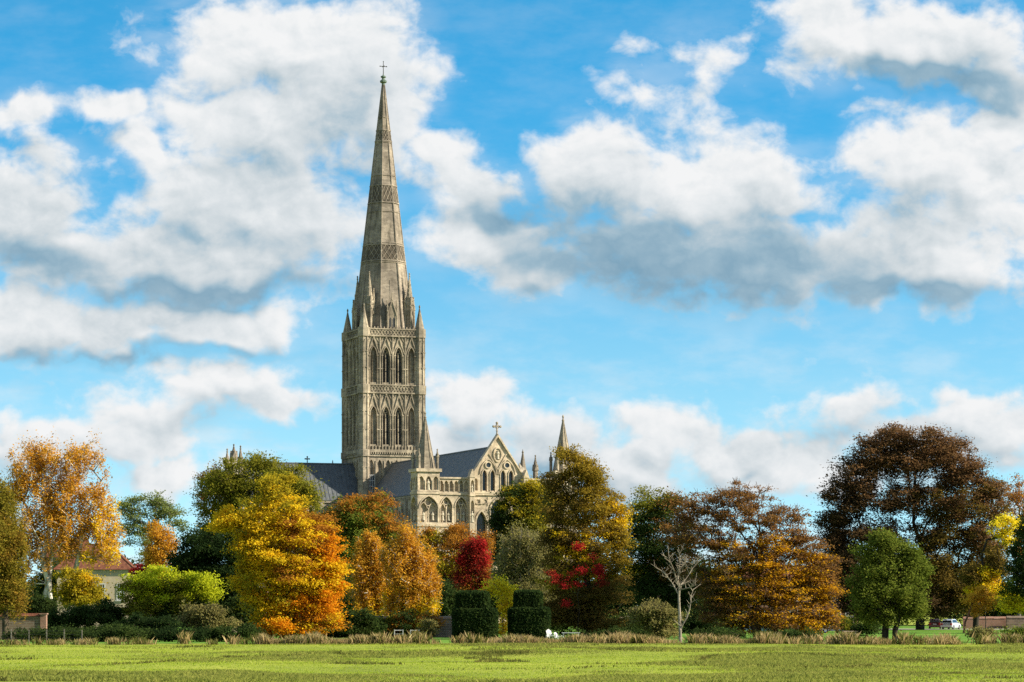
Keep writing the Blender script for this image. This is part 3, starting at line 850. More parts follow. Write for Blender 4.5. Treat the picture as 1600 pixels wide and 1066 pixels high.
def np_mesh(name, verts, faces, mats, parent=None, matidx=None, n=4):
    me = bpy.data.meshes.new(name)
    nv, nf = len(verts), len(faces)
    me.vertices.add(nv); me.vertices.foreach_set('co', np.ascontiguousarray(verts, dtype=np.float32).ravel())
    me.loops.add(nf * n); me.loops.foreach_set('vertex_index', np.ascontiguousarray(faces, dtype=np.int32).ravel())
    me.polygons.add(nf)
    me.polygons.foreach_set('loop_start', np.arange(0, nf * n, n, dtype=np.int32))
    if matidx is not None: me.polygons.foreach_set('material_index', np.ascontiguousarray(matidx, dtype=np.int32))
    me.update(calc_edges=True)
    for m in mats: me.materials.append(m)
    o = bpy.data.objects.new(name, me); COL.objects.link(o)
    if parent is not None: o.parent = parent
    return o
def grass_ground_mat(name, c1, c2, c3, scale):
    m, t, out = new_mat(name)
    co = objco(t)
    big = t.noise(co, scale, 5, 0.6, 0.4)
    mid = t.noise(co, scale * 7, 4, 0.65)
    fine = t.noise(co, 4.0, 4, 0.7)
    c = t.ramp(t.math('ADD', t.math('MULTIPLY', big, 0.7), t.math('MULTIPLY', mid, 0.3)), [(0.36, c1), (0.5, c2), (0.62, c3)])
    f = t.math('MULTIPLY_ADD', fine, 0.6, 0.72)
    c = t.vmath('MULTIPLY', c, t.comb(f, f, f))
    principled(t, out, c, 0.95, 0, 0.1, bump=fine, bstr=0.5, bdist=0.10)
    return m
M['meadow'] = grass_ground_mat('meadow_turf', (0.15, 0.18, 0.026), (0.225, 0.26, 0.032), (0.30, 0.31, 0.048), 0.055)
M['lawn'] = grass_ground_mat('mown_lawn', (0.07, 0.15, 0.018), (0.10, 0.20, 0.022), (0.14, 0.24, 0.03), 0.08)
M['gravel'] = simple('pale_gravel', (0.30, 0.27, 0.22), 0.95, 0, 0.1, 6.0, 0.4)
xs = np.concatenate([[-6000, -2500, -1000, -400, -200], np.arange(-110, 110.1, 1.25), [200, 400, 1000, 2500, 6000]])
ys = np.concatenate([[-600, -200, -50, 30, 80], np.arange(118, 256, 1.25), np.arange(260, 620, 20), [700, 900, 1400, 2500, 6000]])
gx, gy = np.meshgrid(xs, ys)
gv = np.stack([gx, gy, ground_z(gx, gy)], -1).reshape(-1, 3)
nx, ny = len(xs), len(ys)
ii = np.arange(nx * ny).reshape(ny, nx)
gf = np.stack([ii[:-1, :-1], ii[:-1, 1:], ii[1:, 1:], ii[1:, :-1]], -1).reshape(-1, 4)
g = np_mesh('meadow', gv, gf, [M['meadow']]); g.data.polygons.foreach_set('use_smooth', [True] * len(gf)); tag(g, kind='structure')
b = MB(); b.poly([(-90, 257, .012), (90, 257, .012), (130, 470, .012), (-130, 470, .012)])
tag(b.build('lawn', M['lawn']), kind='structure')
b = MB(); b.poly([at(1300, 397) + Vector((0, 0, .02)), at(1700, 397) + Vector((0, 0, .02)), at(1700, 410) + Vector((0, 0, .02)), at(1300, 410) + Vector((0, 0, .02))])
tag(b.build('gravel_yard', M['gravel']), kind='structure')

# ------------------------------------------------------------------ foliage
def leaf_mat(name, stops, trans=0.52, clump=0.55):
    """leaf colour varies leaf by leaf and bough by bough"""
    m, t, out = new_mat(name)
    g = t.n.new('ShaderNodeNewGeometry')
    n = t.noise(objco(t), clump, 3, 0.6)
    v = t.math('ADD', t.math('MULTIPLY', g.outputs['Random Per Island'], 0.55), t.math('MULTIPLY', t.sstep(n, 0.3, 0.7), 0.45))
    c = t.ramp(v, [(i / (len(stops) - 1) if len(stops) > 1 else 0, s) for i, s in enumerate(stops)])
    d = t.n.new('ShaderNodeBsdfDiffuse'); t.l.new(c, d.inputs[0])
    tr = t.n.new('ShaderNodeBsdfTranslucent'); t.l.new(c, tr.inputs[0])
    mx = t.n.new('ShaderNodeMixShader'); mx.inputs[0].default_value = trans
    t.l.new(d.outputs[0], mx.inputs[1]); t.l.new(tr.outputs[0], mx.inputs[2])
    t.l.new(mx.outputs[0], out.inputs[0])
    return m
LEAF = {
 'gold': [(0.500, 0.294, 0.013), (0.775, 0.500, 0.018), (0.780, 0.625, 0.037)],
 'yellow': [(0.625, 0.450, 0.019), (0.780, 0.625, 0.025), (0.780, 0.700, 0.062)],
 'olivegold': [(0.213, 0.175, 0.015), (0.375, 0.294, 0.020), (0.525, 0.388, 0.025)],
 'orange': [(0.500, 0.163, 0.010), (0.725, 0.288, 0.013), (0.780, 0.413, 0.015)],
 'rust': [(0.213, 0.088, 0.018), (0.375, 0.163, 0.025), (0.525, 0.250, 0.031)],
 'birch': [(0.413, 0.188, 0.022), (0.600, 0.312, 0.031), (0.725, 0.438, 0.056)],
 'beechgold': [(0.312, 0.150, 0.015), (0.600, 0.312, 0.015), (0.780, 0.463, 0.020)],
 'beechbrown': [(0.150, 0.075, 0.027), (0.250, 0.125, 0.037), (0.338, 0.175, 0.050)],
 'copper': [(0.095, 0.053, 0.027), (0.18, 0.098, 0.045), (0.28, 0.155, 0.065)],
 'copperdark': [(0.055, 0.038, 0.022), (0.10, 0.062, 0.030), (0.16, 0.095, 0.042)],
 'copperolive': [(0.08, 0.058, 0.017), (0.15, 0.105, 0.024), (0.24, 0.16, 0.035)],
 'yew': [(0.013, 0.024, 0.010), (0.025, 0.045, 0.014), (0.045, 0.073, 0.019)],
 'dark': [(0.022, 0.037, 0.013), (0.044, 0.069, 0.018), (0.075, 0.106, 0.025)],
 'green': [(0.081, 0.106, 0.018), (0.138, 0.175, 0.025), (0.237, 0.256, 0.044)],
 'airy': [(0.112, 0.150, 0.044), (0.188, 0.225, 0.062), (0.250, 0.275, 0.088)],
 'olive': [(0.112, 0.119, 0.015), (0.200, 0.194, 0.022), (0.300, 0.263, 0.031)],
 'lime': [(0.275, 0.312, 0.015), (0.475, 0.512, 0.025), (0.625, 0.625, 0.037)],
 'greyolive': [(0.138, 0.125, 0.040), (0.225, 0.200, 0.069), (0.325, 0.275, 0.100)],
 'red': [(0.22, 0.014, 0.014), (0.38, 0.022, 0.022), (0.54, 0.045, 0.04)],
 'darkred': [(0.12, 0.018, 0.012), (0.22, 0.028, 0.018), (0.33, 0.05, 0.024)],
 'cypress': [(0.155, 0.115, 0.018), (0.285, 0.20, 0.026), (0.43, 0.29, 0.036)],
 'cypressdark': [(0.09, 0.066, 0.02), (0.16, 0.11, 0.026), (0.23, 0.15, 0.03)],
 'conifergold': [(0.125, 0.119, 0.018), (0.237, 0.194, 0.025), (0.362, 0.250, 0.037)],
 'brownolive': [(0.150, 0.106, 0.022), (0.250, 0.163, 0.027), (0.388, 0.225, 0.031)],
}
LM = {k: leaf_mat(k + '_leaves', v) for k, v in LEAF.items()}
def bark_mat(name, c1, c2, sc=2.0):
    m, t, out = new_mat(name); co = objco(t)
    n = t.noise(t.vmath('MULTIPLY', co, (1, 1, .35)), sc, 5, .65)
    c = t.mix(t.sstep(n, .4, .62), c1 + (1,), c2 + (1,))
    principled(t, out, c, .95, 0, .1, bump=n, bstr=.6, bdist=.05)
    return m
BARK = {'brown': bark_mat('brown_bark', (0.045, 0.034, 0.024), (0.10, 0.078, 0.055)), 'dark': bark_mat('dark_bark', (0.018, 0.015, 0.012), (0.045, 0.038, 0.03)),
        'birch': bark_mat('white_birch_bark', (0.62, 0.58, 0.50), (0.16, 0.13, 0.10), 1.1), 'grey': bark_mat('grey_bark', (0.12, 0.105, 0.085), (0.20, 0.175, 0.14)),
        'twig': bark_mat('purple_brown_twigs', (0.085, 0.052, 0.036), (0.14, 0.09, 0.062)), 'dead': bark_mat('bleached_dead_wood', (0.28, 0.24, 0.185), (0.15, 0.125, 0.095), 1.4),
        'red': bark_mat('reddish_bark', (0.20, 0.09, 0.05), (0.12, 0.06, 0.04))}

def tubes(nodes, parent, radius, rbase, sides=5):
    """tapered tube for every node-parent pair"""
    idx = np.array([i for i in range(len(nodes)) if parent[i] >= 0])
    if len(idx) == 0: return np.zeros((0, 3)), np.zeros((0, 4), int)
    A = nodes[parent[idx]]; B = nodes[idx]; ra = rbase[idx]; rb = radius[idx]
    D = B - A; D /= np.maximum(np.linalg.norm(D, axis=1, keepdims=True), 1e-6)
    ref = np.where(np.abs(D[:, 2:3]) > .9, np.array([[1., 0, 0]]), np.array([[0., 0, 1]]))
    T = np.cross(D, ref); T /= np.linalg.norm(T, axis=1, keepdims=True); S = np.cross(D, T)
    an = 2 * np.pi * np.arange(sides) / sides
    off = T[:, None] * np.cos(an)[None, :, None] + S[:, None] * np.sin(an)[None, :, None]
    Va = A[:, None] + off * ra[:, None, None]; Vb = (B + D * rb[:, None] * .3)[:, None] + off * rb[:, None, None]
    V = np.concatenate([Va, Vb], 1).reshape(-1, 3)
    k = np.arange(len(idx))[:, None] * 2 * sides; i = np.arange(sides)[None]; j = (i + 1) % sides
    Fc = np.stack([k + i, k + j, k + sides + j, k + sides + i], -1).reshape(-1, 4)
    return V, Fc
def leaves(centres, R, n, size, aspect, up=0.5, droop=0.0, rnd=None):
    """n leaf quads round every clump centre"""
    rnd = rnd or rng
    N = len(centres)
    P = rnd.normal(size=(N, n, 3)); P *= (0.62 * R) * np.array(aspect)[None, None]
    sc = rnd.uniform(.65, 1.3, size=(N, 1, 1)); P *= sc
    P = (centres[:, None] + P).reshape(-1, 3)
    m = len(P)
    Nn = rnd.normal(size=(m, 3)); Nn[:, 2] = Nn[:, 2] + np.where(Nn[:, 2] >= 0, up, -up) 
    Nn /= np.linalg.norm(Nn, axis=1, keepdims=True)
    T = np.cross(Nn, rnd.normal(size=(m, 3)))
    if droop: T[:, 2] -= droop * np.abs(rnd.normal(size=m)); T -= Nn * np.sum(T * Nn, 1, keepdims=True)
    T /= np.maximum(np.linalg.norm(T, axis=1, keepdims=True), 1e-6)
    S = np.cross(Nn, T)
    L = size * rnd.uniform(.5, 1.6, size=(m, 1)); Wd = L * .62
    V = np.stack([P - T * L * .5, P + S * Wd * .5, P + T * L * .5, P - S * Wd * .5], 1).reshape(-1, 3)
    return V, np.arange(m * 4).reshape(-1, 4)
def sample_blobs(blobs, Y, org, q, dens, shell, r, bough=13.0, baspect=1.0, loose=.30):
    C = []; Mi = []
    for b in blobs:
        px, py, rx, ry = b[:4]; ms = b[4] if len(b) > 4 else 0; dn = b[5] if len(b) > 5 else 1.0
        n = max(4, int(dens * dn * 3.4 * rx * ry / (q * q)))
        bq = min(bough, .55 * min(rx, ry) + 3)
        nb = max(5, int(2.6 * dn ** .5 * rx * ry / (bq * bq)))
        d = r.normal(size=(nb, 3)); d /= np.linalg.norm(d, axis=1, keepdims=True)
        d *= r.uniform(size=(nb, 1)) ** shell
        d = d * np.array([max(.2, 1 - .5 * bq / rx), 1 - .4 * bq / rx, max(.2, 1 - .4 * bq / ry)])
        pick = r.integers(0, nb, n)
        e = r.normal(size=(n, 3)); e[:, 2] += .35; e /= np.linalg.norm(e, axis=1, keepdims=True); e *= r.uniform(size=(n, 1)) ** .5
        bs = r.uniform(.55, 1.45, size=(nb, 1))[pick]
        d = d[pick] + e * bs * np.array([bq / rx * 1.1, bq / rx * 1.1, bq / ry * .85 * baspect])
        free = r.normal(size=(n, 3)); free /= np.linalg.norm(free, axis=1, keepdims=True); free *= r.uniform(size=(n, 1)) ** shell
        d = np.where((r.uniform(size=n) < loose)[:, None], free, d)
        k = Y / F
        x = (px - 800) * k + d[:, 0] * rx * k; y = Y + d[:, 1] * min(rx, 1.15 * ry + 20) * k * .95; z = zat(py, Y) + d[:, 2] * ry * k
        C.append(np.stack([x, y, np.maximum(z, .25 if ry < 40 else .6)], 1) - org)
        if isinstance(ms, (tuple, list)): Mi.append(np.where(r.uniform(size=n) < .8, r.choice(ms, size=nb)[pick], r.choice(ms, size=n)))
        else: Mi.append(np.full(n, ms))
    return np.concatenate(C), np.concatenate(Mi)
def make_tree(name, label, cat, px, Y, blobs, mats, bark='brown', trunk=.3, dens=1.0, q=9.0, n=56, ls=3.3, aspect=(1, 1, .6), shell=.42,
              up=.5, droop=0.0, bole=None, lean=0.0, twigs=0, twig_r=.03, stems=None, group=None, minr=.025, kind=None, seed=None, trunk_name='trunk', crown_name='crown', trunk_top=.8, up_pref=.25, bough=13.0, baspect=1.0, loose=.30):
    r = np.random.default_rng(seed if seed is not None else int(px * 7 + Y))
    org = np.array(at(px, Y)); k = Y / F
    root = empty(name, tuple(org), label=label, cat=cat, group=group, kind=kind)
    C, mi = sample_blobs(blobs, Y, org, q, dens, shell, r, bough, baspect, loose)
    top = C[:, 2].max(); cen = C.mean(0)
    # stems
    nodes = []; par = []
    for sx in (stems or [0.0]):
        nb = 7; prev = -1
        tx = sx * 2.2 + lean * top * .5 + cen[0] * .75 if abs(sx) > 0 or True else 0
        for i in range(nb):
            f = i / (nb - 1)
            nodes.append([sx + (tx - sx) * f ** 1.6 + r.normal() * .012 * top * (f > 0), r.normal() * .012 * top * (f > 0) + cen[1] * f * .6, -.15 + f * trunk_top * top]); par.append(prev); prev = len(nodes) - 1
    ntr = len(nodes)
    plen = [n_[2] for n_ in nodes]
    order = np.argsort(np.linalg.norm(C - np.array([0, 0, top * .35]), axis=1))
    cap = 2 * len(C) + ntr + 8
    NA = np.zeros((cap, 3)); NA[:ntr] = nodes; PL = np.zeros(cap); PL[:ntr] = plen; cnt = ntr
    par = par + [0] * (cap - ntr)
    bo = (bole if bole is not None else .22) * top
    leafn = []
    for c in order:
        p = C[c]; d = p - NA[:cnt]; dist = np.linalg.norm(d, axis=1)
        cost = dist + up_pref * PL[:cnt] + np.where(d[:, 2] < -.15 * dist, 1.2 * dist, 0) + np.where(NA[:cnt, 2] < min(bo, p[2] * .6), 50, 0)
        j = int(np.argmin(cost))
        # a joint on the way gives the bough a bend
        mid = NA[j] * .45 + p * .55 + r.normal(size=3) * dist[j] * .07; mid[2] += dist[j] * .05 * (1 - 2 * droop * .3)
        NA[cnt] = mid; par[cnt] = j; PL[cnt] = PL[j] + dist[j] * .5
        NA[cnt + 1] = p; par[cnt + 1] = cnt; PL[cnt + 1] = PL[j] + dist[j]; leafn.append(cnt + 1); cnt += 2
    NA = NA[:cnt]; par = np.array(par[:cnt])
    load = np.zeros(cnt); load[leafn] = 1
    for i in range(cnt - 1, -1, -1):
        if par[i] >= 0: load[par[i]] += load[i]
    load = np.maximum(load, .6)
    for i in range(1, ntr):     # keep the stem thick to its top
        load[i] = max(load[i], load[0] * .02 if par[i] >= 0 else load[i])
    rad = np.maximum(trunk * (load / load.max()) ** .56, minr)
    rb = np.where(par >= 0, rad[np.maximum(par, 0)], rad)
    rb = np.minimum(rb, rad * 1.45)
    for i in range(1, ntr): rb[i] = rad[par[i]] if par[i] >= 0 else rad[i]
    V, Fc = tubes(NA, par, rad, rb)
    for s in range(len(stems or [0])):   # flare at the foot
        pass
    if twigs:
        tn = []; tp = []; tr_ = []; tb = []
        src = NA[leafn]
        base = []
        K = len(src)
        a = np.repeat(src, twigs, 0); axis = np.repeat(src - np.array([0, 0, top * .30]), twigs, 0); axis /= np.linalg.norm(axis, axis=1, keepdims=True)
        dr = axis * .9 + r.normal(size=a.shape) * .55; dr[:, 2] += .35 - droop; dr /= np.linalg.norm(dr, axis=1, keepdims=True)
        L = q * k * r.uniform(.9, 2.2, size=(len(a), 1))
        a = a - dr * L * .25; e = a + dr * L
        nn = np.concatenate([a, e]); pp = np.concatenate([np.full(len(a), -1), np.arange(len(a))])
        V2, F2 = tubes(nn, pp, np.full(len(nn), twig_r * .5), np.full(len(nn), twig_r), 3)
        Fc = np.concatenate([Fc, F2 + len(V)]); V = np.concatenate([V, V2])
    np_mesh(trunk_name, V, Fc, [BARK[bark]], root)
    if n:
        n = int(n * 2.0)
        Vl, Fl = leaves(C, q * k * 1.2, n, ls * .96 * k, aspect, up, droop, r)
        np_mesh(crown_name, Vl, Fl, [LM[m] for m in mats], root, np.repeat(mi, n))
    return root

# ---- the trees, from the left edge of the meadow to the right
make_tree('conifer', 'olive and gold conifer with drooping sprays at the far left edge beside the stone wall', 'tree', 8, 280,
  [(5, 790, 22, 40, 0), (0, 850, 40, 60, (0, 0, 1)), (18, 880, 26, 60, 0), (0, 920, 42, 45, (0, 1)), (22, 940, 18, 25, 1)], ['conifergold', 'brownolive'], 'brown', .35, 1.3, 8, 60, 3.2, (.8, .8, 1.1), droop=.8)
make_tree('birch_tree', 'tall golden birch with weeping twigs and white forked trunks beside the tiled house', 'tree', 72, 335,
  [(60, 720, 48, 36), (90, 805, 60, 50, 0, .5), (120, 718, 42, 32, 0, .8), (25, 765, 38, 50), (85, 775, 52, 52, 0, .9), (140, 765, 40, 36, 0, .7), (45, 835, 48, 44), (115, 835, 46, 38, 0, .8), (160, 810, 34, 44, (0, 1)), (170, 850, 28, 34, (0, 1)), (30, 890, 32, 30, 0, .7), (140, 872, 22, 22, 1, .5), (100, 855, 30, 22, 0, .6), (88, 880, 22, 16, 0, .35), (60, 870, 26, 20, 0, .25)],
  ['birch', 'gold'], 'birch', .40, .82, 8.5, 46, 3.0, (.75, .75, 1.25), shell=.5, droop=1.0, stems=[-.3, .35, 2.6], twigs=2, twig_r=.03, bole=.22, minr=.055)
make_tree('robinia_tree', 'airy green tree with bare leaning limbs standing behind the tiled house', 'tree', 232, 445,
  [(205, 790, 26, 20), (240, 785, 34, 16), (270, 800, 28, 18), (225, 820, 36, 26, 0, .8), (280, 820, 18, 12), (195, 830, 20, 30, 0, .7), (240, 860, 40, 30, 0, .7)], ['airy'], 'grey', .32, .85, 7, 42, 2.6, (1.2, 1.2, .5), bole=.3, minr=.05)
make_tree('cherry_tree', 'small pale orange tree glowing between the airy green tree and the dark yew', 'tree', 250, 405,
  [(250, 838, 20, 26), (240, 866, 22, 24), (262, 862, 16, 24), (250, 895, 22, 22, 0, .7)], ['birch', 'rust'], 'grey', .16, 1.0, 6.5, 46, 2.7, (.9, .9, .9), twigs=1)
make_tree('sumac_shrub', 'small crimson shrub peeping over the lime green bush', 'shrub', 218, 345, [(215, 893, 14, 10), (226, 900, 12, 12), (222, 915, 16, 14)], ['red'], 'brown', .08, 1.2, 6, 42, 2.8)
make_tree('yew_tree', 'huge dark green yew between the lime bush and the golden maple', 'tree', 335, 345,
  [(318, 862, 46, 38), (360, 868, 36, 40), (290, 895, 32, 44), (345, 910, 52, 50), (385, 890, 28, 46), (310, 945, 50, 38), (375, 945, 34, 36)], ['yew', 'dark'], 'dark', .5, 1.5, 9, 64, 3.2, (1.1, 1.1, .55), bole=.1)
make_tree('copper_maple', 'dark purple-leaved tree half hidden at the left of the big olive tree', 'tree', 332, 455,
  [(328, 745, 20, 22), (320, 780, 16, 26, 0, .8), (345, 760, 16, 26)], ['copper', 'copperdark'], 'dark', .3, 1.0, 7, 40, 2.8, minr=.04)
make_tree('lime_tree', 'broad olive green tree rising behind the golden maple, left of the lead roof', 'tree', 400, 430,
  [(400, 750, 62, 38), (350, 768, 42, 44), (450, 765, 44, 42), (345, 815, 36, 42), (465, 800, 40, 40), (400, 810, 70, 50, 0, .7), (415, 730, 26, 18), (480, 775, 22, 26), (325, 850, 26, 34)], ['olive', 'green'], 'brown', .55, 1.25, 9, 56, 3.1, shell=.36)
make_tree('maple_tree', 'large bright golden maple with orange lower boughs sweeping down to the meadow edge', 'tree', 450, 292,
  [(430, 760, 34, 26, 2, .5), (440, 792, 58, 34, (2, 2, 2, 0), .65), (352, 815, 24, 24, 0), (400, 830, 50, 36, (0, 0, 2)), (480, 830, 54, 36, (0, 3)), (440, 862, 76, 38, (0, 0, 0, 2)), (510, 860, 26, 40, (1, 3)), (400, 900, 40, 32, (0, 2)), (470, 905, 58, 42, (0, 0, 3)), (520, 905, 24, 42, (1, 0)),
   (440, 950, 48, 34, (0, 2, 1)), (500, 950, 38, 38, (1, 1, 0)), (405, 945, 24, 26, (2, 0)), (450, 982, 44, 20, (1, 0)), (505, 980, 30, 18, (1, 3)), (412, 985, 18, 14, 1)],
  ['gold', 'orange', 'olivegold', 'rust'], 'dark', .42, 1.15, 8, 56, 3.3, (1.2, 1.2, .5), shell=.36, bole=.06)
make_tree('hornbeam_tree', 'round-headed tree turning orange on top and green below, under the nave roof', 'tree', 562, 408,
  [(545, 800, 40, 28, (0, 0, 1)), (585, 795, 34, 26, (0, 0, 1)), (565, 825, 62, 34, (0, 1, 1)), (610, 830, 24, 28, (0, 1)), (520, 835, 24, 40, 1), (560, 870, 60, 40, 1)], ['rust', 'green', 'olive'], 'brown', .42, 1.4, 8, 56, 3.0, shell=.34)
make_tree('birch_tree', 'slender orange birch with a thin white stem beside the golden maple', 'tree', 580, 325,
  [(578, 862, 24, 26), (566, 890, 26, 34), (592, 895, 28, 38), (572, 930, 30, 34), (600, 940, 28, 30, (0, 1)), (560, 960, 22, 16, 2, .7), (590, 965, 36, 16, 2, .7)], ['birch', 'gold', 'olivegold'], 'birch', .15, 1.05, 7, 52, 2.9, (.75, .75, 1.2), droop=.9, twigs=2, twig_r=.03, bole=.12, minr=.03)
make_tree('birch_tree', 'slender orange birch standing over the ivied wall, right of its white-stemmed twin', 'tree', 638, 318,
  [(632, 850, 24, 26), (618, 880, 28, 34), (652, 880, 28, 38), (640, 915, 38, 40), (670, 920, 20, 34), (625, 945, 32, 26, (0, 1)), (660, 950, 30, 22, (1, 2))], ['birch', 'gold', 'olivegold'], 'birch', .15, 1.05, 7, 52, 2.9, (.75, .75, 1.2), droop=.9, twigs=2, twig_r=.03, bole=.12, minr=.03)
make_tree('plum_tree', 'russet and olive tree below the carved gabled front, beside the red maple', 'tree', 708, 405,
  [(715, 842, 40, 22, 0, .8), (675, 850, 26, 26, (0, 1)), (700, 880, 42, 36, (0, 1)), (690, 920, 34, 34, 2), (750, 860, 26, 30, 0), (720, 930, 40, 30, 2)], ['rust', 'olivegold', 'dark'], 'brown', .26, 1.1, 7.5, 50, 2.9, twigs=1)
make_tree('red_maple', 'small crimson maple with a rounded upright crown behind the topiary', 'tree', 740, 372,
  [(738, 852, 16, 10, (0, 1)), (752, 856, 13, 14, 0), (726, 872, 15, 18, (0, 1)), (745, 880, 20, 22, (0, 1, 1)), (722, 900, 14, 24, 1), (752, 905, 15, 20, (1, 1, 2)), (735, 925, 20, 18, (1, 2))], ['red', 'darkred', 'rust'], 'dark', .2, .95, 5.5, 38, 2.7, (.9, .9, 1.2), bough=7, loose=.15)
make_tree('ash_tree', 'green and yellow tree in front of the right end of the carved front', 'tree', 815, 415,
  [(825, 770, 30, 24, 0), (805, 790, 32, 34, (0, 1)), (845, 790, 26, 34, (0, 1)), (788, 825, 24, 36, 1), (820, 820, 36, 32, (0, 2)), (790, 860, 26, 36, 1), (835, 850, 36, 36, 2)], ['olivegold', 'dark', 'olive'], 'brown', .34, 1.35, 8, 54, 3.0, shell=.36)
make_tree('willow_tree', 'grey-olive willow of fine upright twigs behind the two topiary blocks', 'tree', 822, 362,
  [(815, 855, 36, 30), (840, 880, 40, 40), (800, 885, 28, 40), (825, 920, 46, 36), (785, 905, 14, 30)], ['greyolive', 'olive'], 'grey', .26, 1.1, 7.5, 48, 2.7, (.7, .7, 1.2), up=.1, twigs=3, twig_r=.03)
cyp = make_tree('swamp_cypress', 'tall conical golden-brown cypress with feathery tiers, right of the topiary', 'tree', 915, 302,
  [(893, 712, 24, 18, 0), (905, 735, 38, 24, 0), (925, 752, 34, 26, 0), (870, 762, 26, 26, (0, 1)), (935, 785, 42, 32, 0), (885, 800, 42, 34, (0, 1)), (958, 815, 28, 42, (0, 3)), (915, 840, 56, 38, (0, 1, 3)), (870, 850, 30, 34, 1), (935, 880, 48, 36, (0, 1, 3)), (880, 895, 40, 36, (1, 2)), (965, 850, 18, 40, 0), (950, 925, 40, 34, 1), (900, 945, 50, 36, 1), (870, 955, 30, 30, 1), (930, 975, 46, 24, 1)],
  ['cypress', 'cypressdark', 'olivegold', 'gold'], 'dark', .5, 1.1, 8, 60, 2.9, (1.15, 1.15, .55), shell=.42, droop=.3, bole=.06)
make_tree('creeper', 'scarlet creeper climbing through the lower boughs of the brown cypress', 'climber', 905, 296.4,
  [(905, 853, 8, 8, 0, .5), (872, 905, 10, 7, (0, 1), .45), (890, 900, 8, 7, (0, 1), .35), (908, 892, 11, 7, 0, .4), (936, 893, 8, 12, 0, .6), (881, 915, 6, 5, 0, .7), (905, 913, 7, 5, 0, .5), (888, 945, 6, 4, 0, .5), (942, 912, 6, 7, 1, .5), (925, 870, 6, 5, 1, .4), (860, 895, 6, 5, 1, .4)], ['red', 'darkred'], 'dark', .03, 2.2, 5.5, 26, 2.8, shell=.6, bough=6, loose=.5, minr=.012, trunk_top=.95, trunk_name='stem', crown_name='leaves')
make_tree('spindle_shrub', 'thin yellow-leaved shrub growing between the two topiary blocks', 'shrub', 786, 306,
  [(778, 912, 22, 10, 0, .8), (765, 920, 14, 12, 0, .7), (792, 930, 16, 18), (790, 955, 12, 22, (0, 1)), (787, 980, 12, 14, 1)], ['yellow', 'gold'], 'grey', .08, .9, 6.5, 36, 3.0, twigs=1)
make_tree('holm_oak', 'dark green tree with a thin yellowing top between the cypress and the bare-topped beech', 'tree', 1015, 402,
  [(1000, 780, 26, 18, 1, .55), (1025, 790, 28, 24, (0, 1), .8), (1050, 790, 30, 22, (0, 3)), (1000, 815, 28, 26, 0), (1040, 830, 48, 36, (0, 3)), (1000, 860, 44, 40, 0), (1050, 880, 46, 44, (0, 3)), (1010, 920, 50, 40, 0), (990, 895, 24, 24, (0, 2)), (1070, 930, 34, 36, 0)], ['dark', 'olive', 'olivegold', 'beechbrown'], 'dark', .4, 1.25, 8.5, 54, 3.0, (1.2, 1.2, .5), shell=.38)
make_tree('beech_tree', 'great domed beech, twiggy and nearly bare on top, golden brown below, behind the dead tree', 'tree', 1185, 296,
  [(1150, 775, 60, 26, 1, .5), (1105, 800, 46, 34, 1, .7), (1170, 800, 66, 40, 1, .45), (1225, 815, 44, 30, 1, .5), (1090, 840, 50, 34, (1, 1, 2), .8), (1250, 850, 36, 30, 1, .8), (1170, 850, 70, 36, (1, 0), .7),
   (1215, 880, 66, 34, (0, 0, 1)), (1150, 890, 60, 36, (1, 0, 2), .8), (1272, 890, 30, 36, (1, 0)), (1110, 915, 40, 36, (1, 2), .8), (1240, 920, 56, 34, 0), (1170, 935, 62, 36, (0, 1, 2)), (1280, 930, 30, 34, (0, 0, 1)), (1120, 960, 34, 30, (1, 2), .8), (1220, 965, 64, 30, (0, 0, 1)), (1270, 975, 34, 22, 0), (1298, 900, 16, 40, 1, .8), (1295, 960, 20, 26, (0, 1)), (1170, 975, 40, 20, (1, 0))],
  ['beechgold', 'beechbrown', 'cypressdark'], 'twig', .55, 1.25, 7.5, 34, 3.0, (1.35, 1.35, .38), shell=.42, twigs=4, twig_r=.035, bole=.10, minr=.035, up=1.0)
make_tree('copper_beech', 'enormous dark copper beech with a spreading domed crown behind the green alder', 'tree', 1438, 392,
  [(1425, 685, 62, 22, 0), (1370, 705, 46, 26, 0), (1475, 705, 48, 26, 0), (1420, 725, 80, 28, 0), (1340, 745, 46, 32, (0, 1)), (1500, 740, 50, 30, 0), (1320, 785, 42, 34, 1), (1400, 775, 74, 34, (0, 1), .7), (1490, 785, 66, 38, (0, 2)), (1545, 780, 34, 38, (0, 2)), (1305, 825, 28, 34, 1), (1370, 835, 56, 40, 1, .8), (1460, 840, 50, 40, (1, 2), .8), (1530, 840, 48, 44, (2, 2, 0)),
   (1318, 880, 40, 48, 1, 1.3), (1340, 935, 36, 42, 1, 1.4), (1300, 850, 26, 30, 1), (1440, 940, 60, 30, 1), (1470, 900, 60, 40, 2), (1535, 900, 44, 40, 2), (1500, 935, 56, 24, 2), (1400, 900, 50, 40, 1, .7)],
  ['copper', 'copperdark', 'copperolive'], 'dark', .68, 1.5, 8.5, 52, 3.1, (1.2, 1.2, .6), shell=.42, bole=.16, minr=.06, up=.9)
make_tree('alder_tree', 'bushy green alder on two dark trunks standing alone at the meadow edge', 'tree', 1389, 258,
  [(1388, 848, 30, 18), (1365, 868, 30, 24), (1415, 870, 30, 26), (1388, 895, 50, 34), (1352, 910, 26, 32), (1430, 905, 24, 34), (1390, 935, 56, 34), (1350, 950, 26, 26, 0, .8), (1425, 950, 28, 24), (1380, 965, 30, 14, 0, .6)], ['green', 'dark'], 'dark', .34, 1.2, 8.0, 54, 3.2, (.9, .9, .8), shell=.38, loose=.12, bough=11, stems=[-.35, .55], bole=.18)
